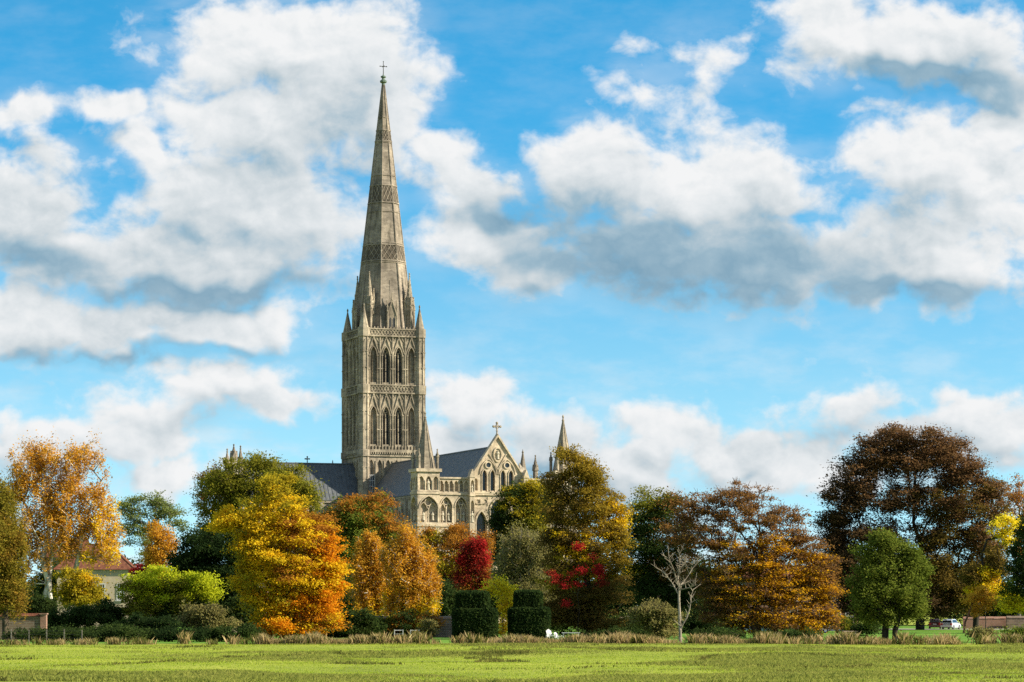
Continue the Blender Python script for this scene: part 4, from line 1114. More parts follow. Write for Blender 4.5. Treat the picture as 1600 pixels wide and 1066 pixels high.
make_tree('field_maple', 'tree with bright yellow patches over green at the right edge, before the brick wall', 'tree', 1524, 372,
  [(1568, 832, 16, 22, 0), (1580, 815, 14, 14, 0), (1545, 905, 22, 18, (0, 1)), (1530, 925, 22, 14, (0, 1)), (1558, 880, 22, 26, 2), (1520, 900, 20, 24, 2), (1560, 925, 30, 14, (1, 0))], ['yellow', 'gold', 'copperolive'], 'dark', .42, 1.1, 7, 46, 3.0, bole=.3)
make_tree('chestnut_tree', 'broad green tree running out of the picture at the right edge', 'tree', 1640, 345,
  [(1605, 870, 36, 40, 0), (1640, 830, 50, 60, 0), (1600, 915, 34, 30, (0, 1)), (1590, 945, 30, 16, 2), (1650, 920, 60, 50, 0)], ['dark', 'green', 'yellow'], 'dark', .5, 1.2, 8, 52, 3.2, bole=.2)
make_tree('larch_tree', 'thin russet tree top rising behind the copper beech at the right edge', 'tree', 1590, 430,
  [(1585, 772, 22, 20), (1600, 800, 30, 30, 0, .8), (1570, 800, 18, 22, 0, .7), (1600, 850, 30, 40)], ['rust'], 'grey', .3, .75, 7, 36, 2.8, twigs=3, twig_r=.035)
make_tree('rowan_tree', 'slender young tree with peach-coloured leaves and a reddish stem beside the silver car', 'tree', 1505, 348,
  [(1530, 930, 14, 14), (1518, 938, 12, 10), (1545, 940, 18, 12, 0, .8), (1528, 955, 14, 10, 0, .6)], ['birch', 'rust'], 'red', .14, .9, 6, 36, 2.8, bole=.4)
make_tree('sapling', 'bare staked sapling in front of the brick wall', 'tree', 1540, 350, [(1540, 925, 12, 12, 0, .5), (1538, 945, 10, 10, 0, .5)], ['birch'], 'grey', .06, .6, 6, 22, 2.6, bole=.5)

# ---- shrubs
make_tree('yellow_green_shrub', 'rounded bush with lime yellow top, below the red shrub and dark yew', 'shrub', 262, 300,
  [(255, 905, 38, 18, 0), (215, 918, 26, 22, (0, 1)), (310, 912, 30, 18, 0), (270, 930, 58, 28, (1, 0)), (330, 930, 16, 16, 0), (230, 950, 40, 26, 1), (290, 955, 44, 26, 2), (335, 955, 14, 20, 2)], ['lime', 'olive', 'dark'], 'brown', .16, 1.3, 8, 56, 3.3, bole=.05)
for px, Y, bl, m, lab in (
   (125, 298, [(110, 965, 34, 20), (140, 968, 38, 18), (95, 975, 24, 18)], ['dark'], 'glossy dark laurel bush at the end of the stone wall'),
   (118, 320, [(112, 908, 18, 20, (0, 1)), (135, 915, 20, 26, (0, 1)), (120, 940, 30, 18), (150, 935, 18, 18), (100, 925, 12, 16)], ['olivegold', 'gold'], 'yellowing bush beneath the golden birch'),
   (62, 300, [(52, 945, 20, 28), (75, 955, 16, 24)], ['dark'], 'dark evergreen bush behind the stone wall'),
   (88, 395, [(80, 900, 22, 24), (100, 920, 26, 36), (75, 940, 26, 30)], ['dark', 'olive'], 'dark bush between the white birch trunks, hiding the brick house'),
   (170, 300, [(165, 950, 22, 18), (180, 965, 26, 18)], ['dark', 'olive'], 'mixed dark bush below the tiled house'),
   (150, 276, [(110, 990, 30, 9), (150, 988, 36, 10), (190, 988, 34, 10)], ['dark'], 'low dark hedge bush along the bank left of the broad bramble'),
   (245, 282, [(215, 978, 34, 18), (260, 980, 40, 18), (240, 990, 40, 12)], ['yew'], 'broad dark bramble on the bank under the lime bush'),
   (325, 284, [(305, 965, 34, 20), (340, 970, 32, 20), (325, 988, 42, 12)], ['greyolive', 'dark'], 'grey-olive twiggy bush on the bank before the yew'),
   (385, 300, [(375, 960, 26, 26), (395, 975, 24, 22)], ['dark'], 'dark bush in the gap between the grey bush and the golden maple'),
   (550, 300, [(545, 975, 26, 20), (572, 970, 22, 18), (560, 988, 30, 10)], ['dark', 'green'], 'rounded green bush at the left end of the ivied wall'),
   (672, 290, [(670, 980, 9, 14), (668, 990, 12, 8)], ['greyolive'], 'small pale feathery bush in front of the ivied wall'),
   (700, 352, [(690, 930, 28, 24), (705, 945, 24, 18)], ['dark'], 'dark bush behind the ivied wall below the russet tree'),
   (905, 315, [(880, 975, 30, 18), (940, 980, 34, 18)], ['dark'], 'shady low bush under the brown cypress'),
   (985, 312, [(975, 980, 24, 16), (1005, 978, 24, 18)], ['dark', 'olive'], 'dark bush below the coped garden wall'),
   (1025, 278, [(1020, 955, 26, 18), (1040, 970, 24, 22), (1000, 965, 18, 20), (1030, 988, 30, 10)], ['greyolive'], 'grey twiggy thicket beside the dead tree'),
   (1085, 345, [(1075, 975, 30, 20), (1110, 978, 30, 18)], ['yew'], 'deep dark bush behind the dead tree and the beech'),
   (1355, 300, [(1340, 985, 16, 10), (1360, 982, 16, 12)], ['dark'], 'dark bush behind the alder beside the picnic table'),
   (1535, 262, [(1530, 988, 16, 10), (1545, 992, 14, 8)], ['greyolive', 'green'], 'pale rounded bush on the river bank before the brick wall'),
   (1592, 262, [(1585, 990, 14, 8), (1602, 990, 16, 10)], ['green'], 'low green bush on the river bank at the right edge'),
   (60, 268, [(40, 994, 34, 9), (75, 993, 24, 9)], ['dark', 'rust'], 'low dark tangle in front of the stone wall'),
   (100, 268, [(95, 990, 26, 11), (120, 994, 22, 8)], ['dark'], 'low dark tangle at the foot of the brick pier'),
   (180, 268, [(150, 993, 30, 9), (190, 990, 34, 11), (225, 994, 24, 8)], ['dark', 'green'], 'low green bank growth under the tiled house'),
   (290, 268, [(270, 992, 34, 11), (310, 993, 34, 10)], ['yew', 'dark'], 'low dark bank growth before the broad bramble'),
   (375, 268, [(355, 992, 30, 11), (390, 990, 26, 12)], ['dark', 'greyolive'], 'low dark bank growth just left of the golden maple'),
   (545, 300, [(530, 992, 24, 8), (560, 992, 24, 8)], ['dark'], 'low dark growth at the right foot of the golden maple'),
   (1110, 285, [(1100, 992, 30, 10), (1140, 994, 34, 9)], ['dark', 'rust'], 'low dark undergrowth right of the pale broken branch'),
   (1240, 285, [(1200, 994, 34, 8), (1250, 994, 40, 8)], ['dark', 'beechbrown'], 'low brownish undergrowth beneath the golden beech'),
   (960, 290, [(930, 994, 30, 8), (975, 993, 34, 9), (1010, 994, 24, 8)], ['dark', 'green'], 'low dark green border right of the white garden table'),
   (1320, 330, [(1312, 975, 14, 14), (1328, 978, 12, 10)], ['olive'], 'small olive bush beside the brick house')):
    make_tree('shrub', lab, 'shrub', px, Y, bl, m, 'brown', .09, 1.25, 7, 50, 3.2, bole=.05, twigs=2 if 'twiggy' in lab else 0, trunk_name='stem', crown_name='foliage')
# low growth far behind everything, which closes the gaps between the trunks
r = np.random.default_rng(5)
C = []
for i in range(4200):
    px = r.uniform(-60, 1680); Y = r.uniform(462, 486); zt_ = zat(900 + 14 * math.sin(px * .021) + 10 * math.sin(px * .057), Y)
    C.append([(px - 800) * Y / F, Y, r.uniform(.2, 1) * zt_])
C = np.array(C)
V, Fc = leaves(C, 1.7, 44, .50, (1, 1, .8), .5, 0, r)
tag(np_mesh('woods', V, Fc, [LM['dark'], LM['yew']], None, np.repeat(r.integers(0, 2, len(C)), 44)), kind='stuff')

# ---- clipped yew topiary: two tiers each
def topiary(px, Y, lab, parts):
    root = empty('topiary', at(px, Y), label=lab, cat='topiary', group='clipped topiary blocks')
    r = np.random.default_rng(int(px)); k = Y / F
    names = ('lower_tier', 'upper_tier')
    for nm, (x0, x1, y0, y1, fl) in zip(names, parts):
        hw = (x1 - x0) / 2 * k; cx_ = ((x0 + x1) / 2 - px) * k; z1, z0 = zat(y0, Y), max(zat(y1, Y), 0.02)
        # superellipse plan, slightly flared at the top, skinned with small leaf quads
        n = 15000 if nm == 'lower_tier' else 8000
        t = r.uniform(0, 2 * np.pi, n); e = .45
        w_ = r.uniform(-1, 1, n); sd = r.integers(0, 4, n)
        ux = np.choose(sd, [np.ones(n), w_, -np.ones(n), w_]); uy = np.choose(sd, [w_, np.ones(n), w_, -np.ones(n)])
        q_ = (np.abs(ux) ** 5 + np.abs(uy) ** 5) ** .2; ux, uy = ux / q_, uy / q_
        zz = r.uniform(0, 1, n); topf = r.uniform(0, 1, n) < .28; s = np.sqrt(r.uniform(0, 1, n))
        edge = np.clip(1 - ((zz - .85) / .15).clip(0, 1) ** 2 * .06, 0, 1) * (1 + fl * zz)
        X = np.where(topf, ux * s * (1 + fl) * .97, ux * edge) * hw; Yy = np.where(topf, uy * s * (1 + fl) * .97, uy * edge) * hw
        Z = np.where(topf, z1 - .25 * s ** 6 * .6 + .04 * np.sin(X * 3) * np.cos(Yy * 2.3), z0 + zz * (z1 - z0 - .12))
        P = np.stack([X + cx_, Yy, Z], 1) + r.normal(size=(n, 3)) * .05
        V, Fc = leaves(P, .05, 1, .20, (1, 1, 1), .2, 0, r)
        core = MB(); lv = [(z0, hw * .93), (z0 + (z1 - z0) * .9, hw * (.93 + fl * .9)), (z1 - .08, hw * (.88 + fl))]
        m = 28; cv_ = []
        for z, rr in lv:
            for i in range(m):
                a = 2 * math.pi * i / m; c_, s_ = math.cos(a), math.sin(a)
                cv_.append((cx_ + math.copysign(abs(c_) ** e, c_) * rr, math.copysign(abs(s_) ** e, s_) * rr, z))
        k0 = len(V); cf = []
        for j in range(2):
            for i in range(m): cf.append([k0 + j * m + i, k0 + j * m + (i + 1) % m, k0 + (j + 1) * m + (i + 1) % m, k0 + (j + 1) * m + i])
        for i in range(m // 2 - 1): cf.append([k0 + 2 * m + i, k0 + 2 * m + i + 1, k0 + 2 * m + m - 2 - i, k0 + 2 * m + m - 1 - i])
        V = np.concatenate([V, np.array(cv_)]); Fc = np.concatenate([Fc, np.array(cf)])
        np_mesh(nm, V, Fc, [LM['yew'], LM['dark'], LM['green']], root, np.concatenate([r.choice([0, 0, 1], n), np.zeros(len(cf), int)]))
topiary(742, 287, 'clipped two-tier yew topiary block standing free beside the ivied wall', ((709, 776, 951, 998, .03), (714, 764, 925, 951, .0)))
topiary(826, 289, 'clipped two-tier yew topiary block tucked against the brown cypress', ((796, 858, 950, 998, .03), (804, 846, 924, 950, .0)))

# ---- dead tree at the meadow edge: every limb drawn from the trunk out
def limb_tree(name, label, cat, px, Y, limbs, bark, seed):
    root = empty(name, at(px, Y), label=label, cat=cat); r = random.Random(seed); k = Y / F
    tr_ = MB()
    def pt(x, y, d): return Vector(((x - px) * k, d, zat(y, Y)))
    def run(path, r0, r1, mb):
        P = [pt(*p) for p in path]; n = len(P) - 1
        for i in range(n):
            a = r0 + (r1 - r0) * i / n; b = r0 + (r1 - r0) * (i + 1) / n
            m = (P[i] + P[i + 1]) / 2 + Vector((r.gauss(0, .05), r.gauss(0, .05), 0))
            mb.bar(P[i], m, a, 7, (a + b) / 2); mb.bar(m, P[i + 1], (a + b) / 2, 7, b)
        return P
    for i, (path, r0, r1) in enumerate(limbs):
        P = run(path, r0 * .66, r1 * .6, tr_)
        if r1 < .06:
            for q in range(1, len(P)):
                for z in range(5):
                    d = Vector((r.uniform(-1, 1), r.uniform(-.8, .8), r.uniform(.1, 1.1))).normalized() * r.uniform(.4, 1.3)
                    s = P[q - 1].lerp(P[q], r.random()); tr_.bar(s, s + d, .035, 4, .012); tr_.bar(s + d * .6, s + d * .6 + Vector((d.y, r.uniform(-.3, .3), abs(d.x) + .2)) * .5, .02, 4, .008)
    tr_.build('trunk', BARK[bark], root, False)
    return root
limb_tree('dead_tree', 'leafless bleached dead tree with forked upright limbs at the meadow edge', 'tree', 1063, 263, [
  ([(1063, 1006, 0), (1063, 985, 0), (1062, 960, 0), (1061, 930, .2)], .27, .19),
  ([(1061, 930, .2), (1059, 905, 0), (1062, 880, -.1), (1060, 855, 0)], .18, .03),
  ([(1063, 985, 0), (1073, 965, -.3), (1079, 940, -.5), (1083, 920, -.4)], .12, .05),
  ([(1061, 930, .2), (1050, 910, .4), (1042, 900, .8), (1033, 890, 1.0)], .10, .03),
  ([(1060, 915, .1), (1052, 890, -.6), (1045, 875, -.8), (1044, 868, -.9)], .09, .03),
  ([(1062, 918, 0), (1072, 905, .6), (1083, 888, .9), (1102, 868, 1.2)], .10, .03),
  ([(1062, 922, 0), (1078, 918, -.8), (1088, 914, -1.0)], .09, .05),
  ([(1061, 890, 0), (1070, 880, .5), (1074, 868, .6)], .06, .025),
  ([(1060, 900, 0), (1067, 885, -.7), (1082, 882, -.9)], .06, .025)], 'dead', 3)
limb_tree('log', 'pale broken branch lying bent in the rough grass right of the dead tree', 'log', 1086, 262, [
  ([(1078, 1004, 0), (1083, 996, .2), (1090, 993.5, .5), (1097, 993.5, .7)], .10, .07)], 'dead', 4)

# ---- rough grass on the bank and blades on the meadow
def blades(base, h, w, lean, mats, mi, name, r):
    n = len(base)
    a = r.uniform(0, 2 * np.pi, n); d = np.stack([np.cos(a), np.sin(a), np.zeros(n)], 1)
    ld = r.normal(size=(n, 3)) * lean[:, None]; ld[:, 2] = 0
    mid = base + np.array([0, 0, 1.0]) * (h * .6)[:, None] + ld * (h * .35)[:, None]
    tip = base + np.array([0, 0, 1.0]) * h[:, None] + ld * h[:, None]
    V = np.stack([base - d * w[:, None] * .5, base + d * w[:, None] * .5, mid + d * w[:, None] * .32, tip], 1).reshape(-1, 3)
    return np_mesh(name, V, np.arange(n * 4).reshape(-1, 4), mats, None, mi)
GRASS = {'straw': [(0.22, 0.155, 0.065), (0.36, 0.265, 0.12), (0.50, 0.39, 0.20)], 'rush': [(0.06, 0.075, 0.018), (0.12, 0.125, 0.03), (0.20, 0.17, 0.05)],
         'blade': [(0.18, 0.255, 0.022), (0.27, 0.355, 0.03), (0.37, 0.42, 0.05)], 'dull': [(0.16, 0.185, 0.04), (0.22, 0.24, 0.05), (0.29, 0.28, 0.075)]}
GM = {k: leaf_mat(k + '_grass', v, .45, .3) for k, v in GRASS.items()}
r = np.random.default_rng(11)
cl = []
for i in range(900):
    px = r.uniform(-30, 1630); Y = 249.5 + abs(r.normal()) * 3.0
    big = .42 + .70 * float(vnoise(np.array([px / 17.]), np.array([3.]), 5)[0]) ** 1.5
    if .35 < vnoise(np.array([px / 90.]), np.array([9.]), 6)[0] or r.random() < .22: cl.append(((px - 800) * Y / F, Y, big))
cl = np.array(cl); nb = 46
B = np.repeat(cl, nb, 0); base = np.stack([B[:, 0] + r.normal(size=len(B)) * .30, B[:, 1] + r.normal(size=len(B)) * .30, np.zeros(len(B))], 1)
base[:, 2] = ground_z(base[:, 0], base[:, 1]) - .02
h = B[:, 2] * r.uniform(.5, 1.15, len(B)) * 1.12
mi = np.where(np.repeat(r.uniform(size=len(cl)) < .42, nb), 1, 0); mi = np.where(r.uniform(size=len(B)) < .2, 1 - mi, mi)
tag(blades(base, h, r.uniform(.03, .07, len(B)), np.full(len(B), .30), [GM['straw'], GM['rush']], mi, 'rough_grass', r), kind='stuff')
n = 480000
Y = (r.uniform(126 ** 1.2, 250 ** 1.2, n)) ** (1 / 1.2); X = (r.uniform(-30, 1630, n) - 800) * Y / F
lo = .62 * vnoise(X / 17, Y / 17, 21) + .38 * vnoise(X / 5, Y / 5, 22)
h = (.05 + .17 * np.clip((lo - .46) / .3, 0, 1) ** 1.3) * r.uniform(.6, 1.25, n)
keep = r.uniform(size=n) < .45 + 1.2 * np.clip(lo - .45, 0, 1)
X, Y, h, lo = X[keep], Y[keep], h[keep], lo[keep]; n = len(X)
base = np.stack([X, Y, ground_z(X, Y) - .01], 1)
mi = np.where(lo + r.normal(size=n) * .06 > .53, 1, 0)
rut = (np.abs(vnoise(X / 9, Y / 6, 31) - .5) < .022) & (vnoise(X / 14, Y / 11, 33) > .48)      # ragged lines of dark rush in the hollows
mi = np.where(rut, 2, mi); h = np.where(rut, h * .6 + .16 * r.uniform(.5, 1.2, n), h)
tag(blades(base, h, r.uniform(.03, .075, n), np.full(n, .45), [GM['blade'], GM['dull'], GM['rush']], mi, 'grass', r), kind='stuff')

# ------------------------------------------------------------------ houses and walls among the trees
def brick_mat(name, c1, c2, mortar, scale=1.0):
    m, t, out = new_mat(name); co = objco(t)
    b = t.n.new('ShaderNodeTexBrick'); b.inputs['Scale'].default_value = 1.0
    b.inputs['Color1'].default_value = c1 + (1,); b.inputs['Color2'].default_value = c2 + (1,); b.inputs['Mortar'].default_value = mortar + (1,)
    b.inputs['Brick Width'].default_value = .24 * scale; b.inputs['Row Height'].default_value = .085 * scale; b.inputs['Mortar Size'].default_value = .012 * scale
    sp_ = t.n.new('ShaderNodeSeparateXYZ'); t.l.new(co, sp_.inputs[0])
    t.l.new(t.comb(t.math('ADD', sp_.outputs[0], sp_.outputs[1]), sp_.outputs[2], 0), b.inputs['Vector'])
    n = t.noise(co, .9, 5, .65); f = t.math('MULTIPLY_ADD', n, .9, .55)
    principled(t, out, t.vmath('MULTIPLY', b.outputs[0], t.comb(f, f, f)), .92, 0, .15, bump=b.outputs['Fac'], bstr=-.3, bdist=.02)
    return m
M['brick'] = brick_mat('old_red_brick', (0.27, 0.105, 0.065), (0.19, 0.075, 0.05), (0.30, 0.26, 0.21))
M['flint'] = brick_mat('flint_and_stone', (0.20, 0.14, 0.10), (0.11, 0.08, 0.06), (0.20, 0.165, 0.13), 3.0)
M['cream'] = simple('cream_ashlar', (0.38, 0.31, 0.22), .9, 0, .15, 1.2, .35)
def tile_mat():
    m, t, out = new_mat('clay_roof_tiles'); co = objco(t)
    w = t.n.new('ShaderNodeTexWave'); w.bands_direction = 'Z'; w.inputs['Scale'].default_value = 2.2; w.inputs['Distortion'].default_value = 1.0; t.l.new(co, w.inputs['Vector'])
    n = t.noise(co, 1.5, 5, .7); v = t.n.new('ShaderNodeTexVoronoi'); v.inputs['Scale'].default_value = 3.5; t.l.new(co, v.inputs['Vector'])
    c = t.ramp(t.math('ADD', t.math('MULTIPLY', n, .6), t.math('MULTIPLY', v.outputs['Color'], .4)), [(.3, (0.085, 0.032, 0.02)), (.5, (0.14, 0.052, 0.03)), (.7, (0.19, 0.085, 0.05))])
    principled(t, out, c, .9, 0, .15, bump=w.outputs[0], bstr=.5, bdist=.04)
    return m
M['tile'] = tile_mat()
def sash(parent, P, u, z, w, h, cols=3, rows=4, sill=True):
    g = MB(); g.box(u - w / 2, u + w / 2, -.1, .01, z, z + h, P); wo = g.build('window', M['glass'], parent)
    f = MB()
    for i in range(cols + 1):
        e = .07 if i in (0, cols) else .03
        f.box(u - w / 2 + i * w / cols - e, u - w / 2 + i * w / cols + e, .012, .07, z, z + h, P)
    for i in range(rows + 1):
        e = .07 if i in (0, rows, rows // 2) else .03
        f.box(u - w / 2 - .07, u + w / 2 + .07, .013, .06, z + i * h / rows - e, z + i * h / rows + e, P)
    f.build('window_frame', M['white_paint'], parent)
    if sill:
        s = MB(); s.box(u - w / 2 - .2, u + w / 2 + .2, .002, .2, z - .22, z - .08, P); s.build('window_sill', M['white_paint'], parent)
def house(name, label, px, Y, w, d, eave, ridge, wallm, hip, wins, chims, rz=0.0, quoins=False, win_sides='F'):
    root = empty(name, at(px, Y), math.radians(rz), label=label, cat='house')
    b = MB(); b.box(-w / 2, w / 2, 0, d, 0, eave)
    if not hip:
        for x in (-w / 2 + .001, w / 2 - .001): b.poly([(x, 0, eave), (x, d, eave), (x, d / 2, ridge - .15)])
    b.box(-w / 2 - .08, w / 2 + .08, -.08, d + .08, eave - .45, eave - .15)
    b.build('wall', M[wallm], root)
    rf = MB(); e = .45; hx = d / 2 if hip else -e
    A = [(-w / 2 - e, -e, eave - .1), (w / 2 + e, -e, eave - .1), (w / 2 + e, d + e, eave - .1), (-w / 2 - e, d + e, eave - .1)]
    R1, R2 = (-w / 2 + hx, d / 2, ridge), (w / 2 - hx, d / 2, ridge)
    rf.poly([A[0], A[1], R2, R1]); rf.poly([A[2], A[3], R1, R2]); rf.poly([A[1], A[2], R2]); rf.poly([A[3], A[0], R1]); rf.poly([A[0], A[3], A[2], A[1]])
    rf.bar(R1, R2, .14, 6)
    if hip:
        for a, r_ in ((A[0], R1), (A[1], R2), (A[2], R2), (A[3], R1)): rf.bar(a, r_, .12, 6)
    ro = rf.build('roof', M['tile'], root)
    for cx_, cy_, ch in chims:
        c = MB(); c.box(cx_ - .55, cx_ + .55, cy_ - .45, cy_ + .45, eave, ch); c.box(cx_ - .65, cx_ + .65, cy_ - .55, cy_ + .55, ch - .35, ch - .15)
        for q in (-.28, .28): c.ring(8, [(ch, .15), (ch + .5, .12)], cx_ + q, cy_)
        c.build('chimney', M['brick'], root)
    PF = lambda u, dd, z: (u, -dd, z)
    PR = lambda u, dd, z: (w / 2 + dd, u, z)
    for u, z, ww, hh in wins: sash(root, PF, u, z, ww, hh)
    for z in (1.2, 4.4):
        if z + 1.8 < eave: sash(root, PR, d / 2, z, 1.1, 1.7)
    if quoins:
        q = MB()
        for i in range(int(eave / .7)):
            L = .55 if i % 2 else .8
            q.box(-w / 2 - .03, -w / 2 + L, -.03, .5, i * .7 + .02, i * .7 + .62)
            q.box(w / 2 - L, w / 2 + .03, -.03, .5, i * .7 + .02, i * .7 + .62)
        q.build('quoin', M['cream'], root)
    return root
k = 385 / F
house('stone_house', 'cream stone house under a red tiled hipped roof, half hidden behind the golden birch', 148, 385, 10.5, 7.0, zat(889, 385), zat(851, 388.5), 'cream', True,
      [(0.9, zat(937, 385), 1.0, 2.2), (3.6, zat(937, 385) , 1.0, 2.2), (-2.2, zat(937, 385), 1.0, 2.2), (3.4, .9, 1.1, 1.9)], [], 4)
house('brick_house', 'brick house with a chimney glimpsed through the golden birch, left of the hipped roof', 98, 425, 6.0, 7.0, zat(870, 425), zat(842, 428), 'brick', False,
      [(-1.4, 5.0, 1.1, 1.6), (1.4, 5.0, 1.1, 1.6)], [(-.6, 3.5, zat(825, 428)), (2.2, 3.5, zat(832, 428))], 0)
house('brick_house', 'narrow brick house with pale corner quoins between the yew and golden maple', 388, 352, 4.2, 5.0, zat(872, 352), zat(858, 354), 'brick', False,
      [(.4, 5.2, 1.0, 1.6), (.4, 2.0, 1.0, 1.6)], [], 0, True)
house('brick_house', 'long red brick house with white sash windows showing through the golden beech boughs', 1255, 404, 16.5, 7.0, zat(905, 404), zat(885, 407), 'brick', False,
      [(-5.1, zat(975, 404), 1.1, 2.0), (-1.4, zat(975, 404), 1.1, 2.0), (3.0, zat(973, 404), 1.2, 1.9), (4.9, zat(973, 404), 1.1, 1.9), (6.8, zat(973, 404), 1.1, 1.9), (-5.1, 4.3, 1.1, 1.5), (-1.4, 4.3, 1.1, 1.5), (4.6, 4.3, 1.1, 1.5)], [], 0)
def garden_wall(name, label, x0, x1, Y, top, mat, cope, thick=.5, pier=None, copem='tile', Y1=None):
    Y1 = Y1 or Y
    a = at(x0, Y); bb = at(x1, Y1); L = (bb - a).length; rz = math.atan2(bb.y - a.y, bb.x - a.x)
    root = empty(name, a, rz, label=label, cat='wall')
    m = MB(); m.box(0, L, 0, thick, -.1, top); m.build('wall_face', M[mat], root)
    c = MB(); r_ = random.Random(int(x0) + 3)
    n = max(2, int(L / .9))
    for i in range(n):
        u0, u1 = L * i / n, L * (i + 1) / n - .015; j = r_.uniform(-.015, .015)
        c.hexa([(u0, -cope, top - .06 + j), (u1, -cope, top - .06 + j), (u1, thick + cope, top - .06 + j), (u0, thick + cope, top - .06 + j), (u0, thick * .35, top + .24 + j), (u1, thick * .35, top + .24 + j), (u1, thick * .65, top + .24 + j), (u0, thick * .65, top + .24 + j)])
    c.build('coping', M[copem], root)
    if pier:
        p = MB(); p.box(L - .05, L + .55, -.12, thick + .12, -.1, top + .12); p.box(L - .15, L + .65, -.22, thick + .22, top + .12, top + .24)
        p.build('pier', M[pier], root)
    return root
garden_wall('garden_wall', 'old stone wall with tiled coping ending in a brick pier at the left edge', -40, 64, 284, zat(962, 284), 'flint', .15, pier='brick')
garden_wall('garden_wall', 'weathered brick and flint wall with lichened coping between the golden maple and topiary', 556, 716, 305, zat(966, 305), 'flint', .12, copem='flint')
garden_wall('garden_wall', 'short dark wall with pale coping glimpsed right of the brown cypress', 966, 1012, 318, zat(966, 318), 'flint', .2, copem='cream')
garden_wall('garden_wall', 'red brick wall behind the silver car and the slender trees at the right', 1505, 1572, 412, zat(966, 412), 'brick', .06, copem='brick')
garden_wall('garden_wall', 'grey stone wall continuing the brick wall out of the picture at the right', 1573, 1660, 411, zat(965, 411), 'flint', .08, copem='flint')
for px, py, rx, ry, Y, m, lab in ((640, 972, 40, 18, 303.6, ['rust', 'dark', 'olive'], 'russet and green ivy hanging over the middle of the flint wall'), (600, 975, 22, 16, 303.6, ['dark', 'olive'], 'dark ivy covering the left end of the flint wall')):
    make_tree('ivy', lab, 'climber', px, Y, [(px - rx * .5, py, rx * .6, ry, (0, 1)), (px + rx * .5, py + 2, rx * .6, ry, (0, len(m) - 1)), (px, py + 8, rx, ry * .7, (0, 1))], m, 'brown', .05, 1.0, 6, 40, 3.0, bole=.05, trunk_name='stem', crown_name='leaves')

root = empty('wire_fence', at(-10, 263), label='thin post and wire fence along the bank before the stone wall', cat='fence')
L = (at(128, 263) - at(-10, 263)).x
for i in range(6):
    p = MB(); u = L * i / 5; p.box(u - .05, u + .05, -.05, .05, -.1, 1.25 + .05 * math.sin(i * 2.1)); p.build('post', BARK['grey'], root)
for z in (.45, .8, 1.12):
    w = MB(); w.bar((0, -.06, z), (L, -.06, z), .012, 4); w.build('wire', M['iron'], root)

# ------------------------------------------------------------------ garden furniture, painted white
def furniture(name, label, cat, px, Y, rz=0.0, group=None):
    return empty(name, at(px, Y), math.radians(rz), label=label, cat=cat, group=group)
def bench(px, lab):
    root = furniture('garden_bench', lab, 'bench', px, 299, 0, 'white benches on the lawn')
    s = MB()
    for i in range(3): s.box(-.48, .48, -.22 + i * .16, -.09 + i * .16, .43, .46)
    s.build('seat', M['white_paint'], root)
    b = MB()
    for z in (.80,): b.box(-.48, .48, .24, .28, z, z + .08)
    b.build('backrest', M['white_paint'], root)
    for sx in (-.46, .46):
        for sy in (-.22, .24):
            l = MB(); l.box(sx - .035, sx + .035, sy - .035, sy + .035, 0, .92 if sy > 0 else .62); l.build('leg', M['white_paint'], root)
        a = MB(); a.box(sx - .04, sx + .04, -.27, .28, .62, .66); a.build('armrest', M['white_paint'], root)
bench(623, 'small white slatted bench on the lawn before the ivied wall, the left one of two')
bench(648, 'small white slatted bench on the lawn, nearer the pale feathery bush')
def deck_chair(px, rz, sc, lab):
    root = furniture('garden_chair', lab, 'chair', px, 286, rz, 'white garden chairs by the topiary'); root.scale = (sc, sc, sc)
    s = MB()
    for i in range(4): s.hexa([(-.28, -.38 + i * .17, .38 - i * .05), (.28, -.38 + i * .17, .38 - i * .05), (.28, -.24 + i * .17, .34 - i * .05), (-.28, -.24 + i * .17, .34 - i * .05), (-.28, -.38 + i * .17, .41 - i * .05), (.28, -.38 + i * .17, .41 - i * .05), (.28, -.24 + i * .17, .37 - i * .05), (-.28, -.24 + i * .17, .37 - i * .05)])
    s.build('seat', M['white_paint'], root)
    b = MB()
    for i in range(5):
        x = -.29 + i * .118; t = 1.08 - .05 * abs(i - 2) ** 1.5
        b.hexa([(x, .22, .22), (x + .105, .22, .22), (x + .105, .25, .22), (x, .25, .22), (x, .22 + .42 * t, t), (x + .105, .22 + .42 * t, t), (x + .105, .25 + .42 * t, t), (x, .25 + .42 * t, t)])
    b.build('backrest', M['white_paint'], root)
    for sx in (-.36, .36):
        a = MB(); a.box(sx - .07, sx + .07, -.42, .42, .58, .61); a.build('armrest', M['white_paint'], root)
        l = MB(); l.box(sx - .03, sx + .03, -.38, -.28, 0, .58); l.build('leg', M['white_paint'], root)
        l = MB(); l.hexa([(sx - .03, .45, 0), (sx + .03, .45, 0), (sx + .03, .55, 0), (sx - .03, .55, 0), (sx - .03, .25, .58), (sx + .03, .25, .58), (sx + .03, .35, .58), (sx - .03, .35, .58)]); l.build('leg', M['white_paint'], root)
deck_chair(861, 25, 1.0, 'tall white slatted garden chair right against the topiary')
deck_chair(872, 40, .72, 'lower white slatted garden chair between the tall chair and the table')
root = furniture('garden_table', 'low white garden table on two pale legs under the brown cypress', 'table', 892, 287)
t = MB(); t.box(-.95, .95, -.4, .4, .66, .72); t.build('tabletop', M['white_paint'], root)
for sx in (-.78, .78):
    l = MB(); l.box(sx - .06, sx + .06, -.3, .3, 0, .66); l.build('leg', M['white_paint'], root)
wood = simple('greyed_pink_wood', (0.36, 0.27, 0.23), .85, 0, .2, 3.0, .3)
root = furniture('picnic_table', 'weathered picnic table with slanting legs on the bank beside the golden beech', 'table', 1327, 299, 20)
t = MB()
for i in range(4): t.box(-.9, .9, -.38 + i * .2, -.20 + i * .2, .72, .76)
t.build('tabletop', wood, root)
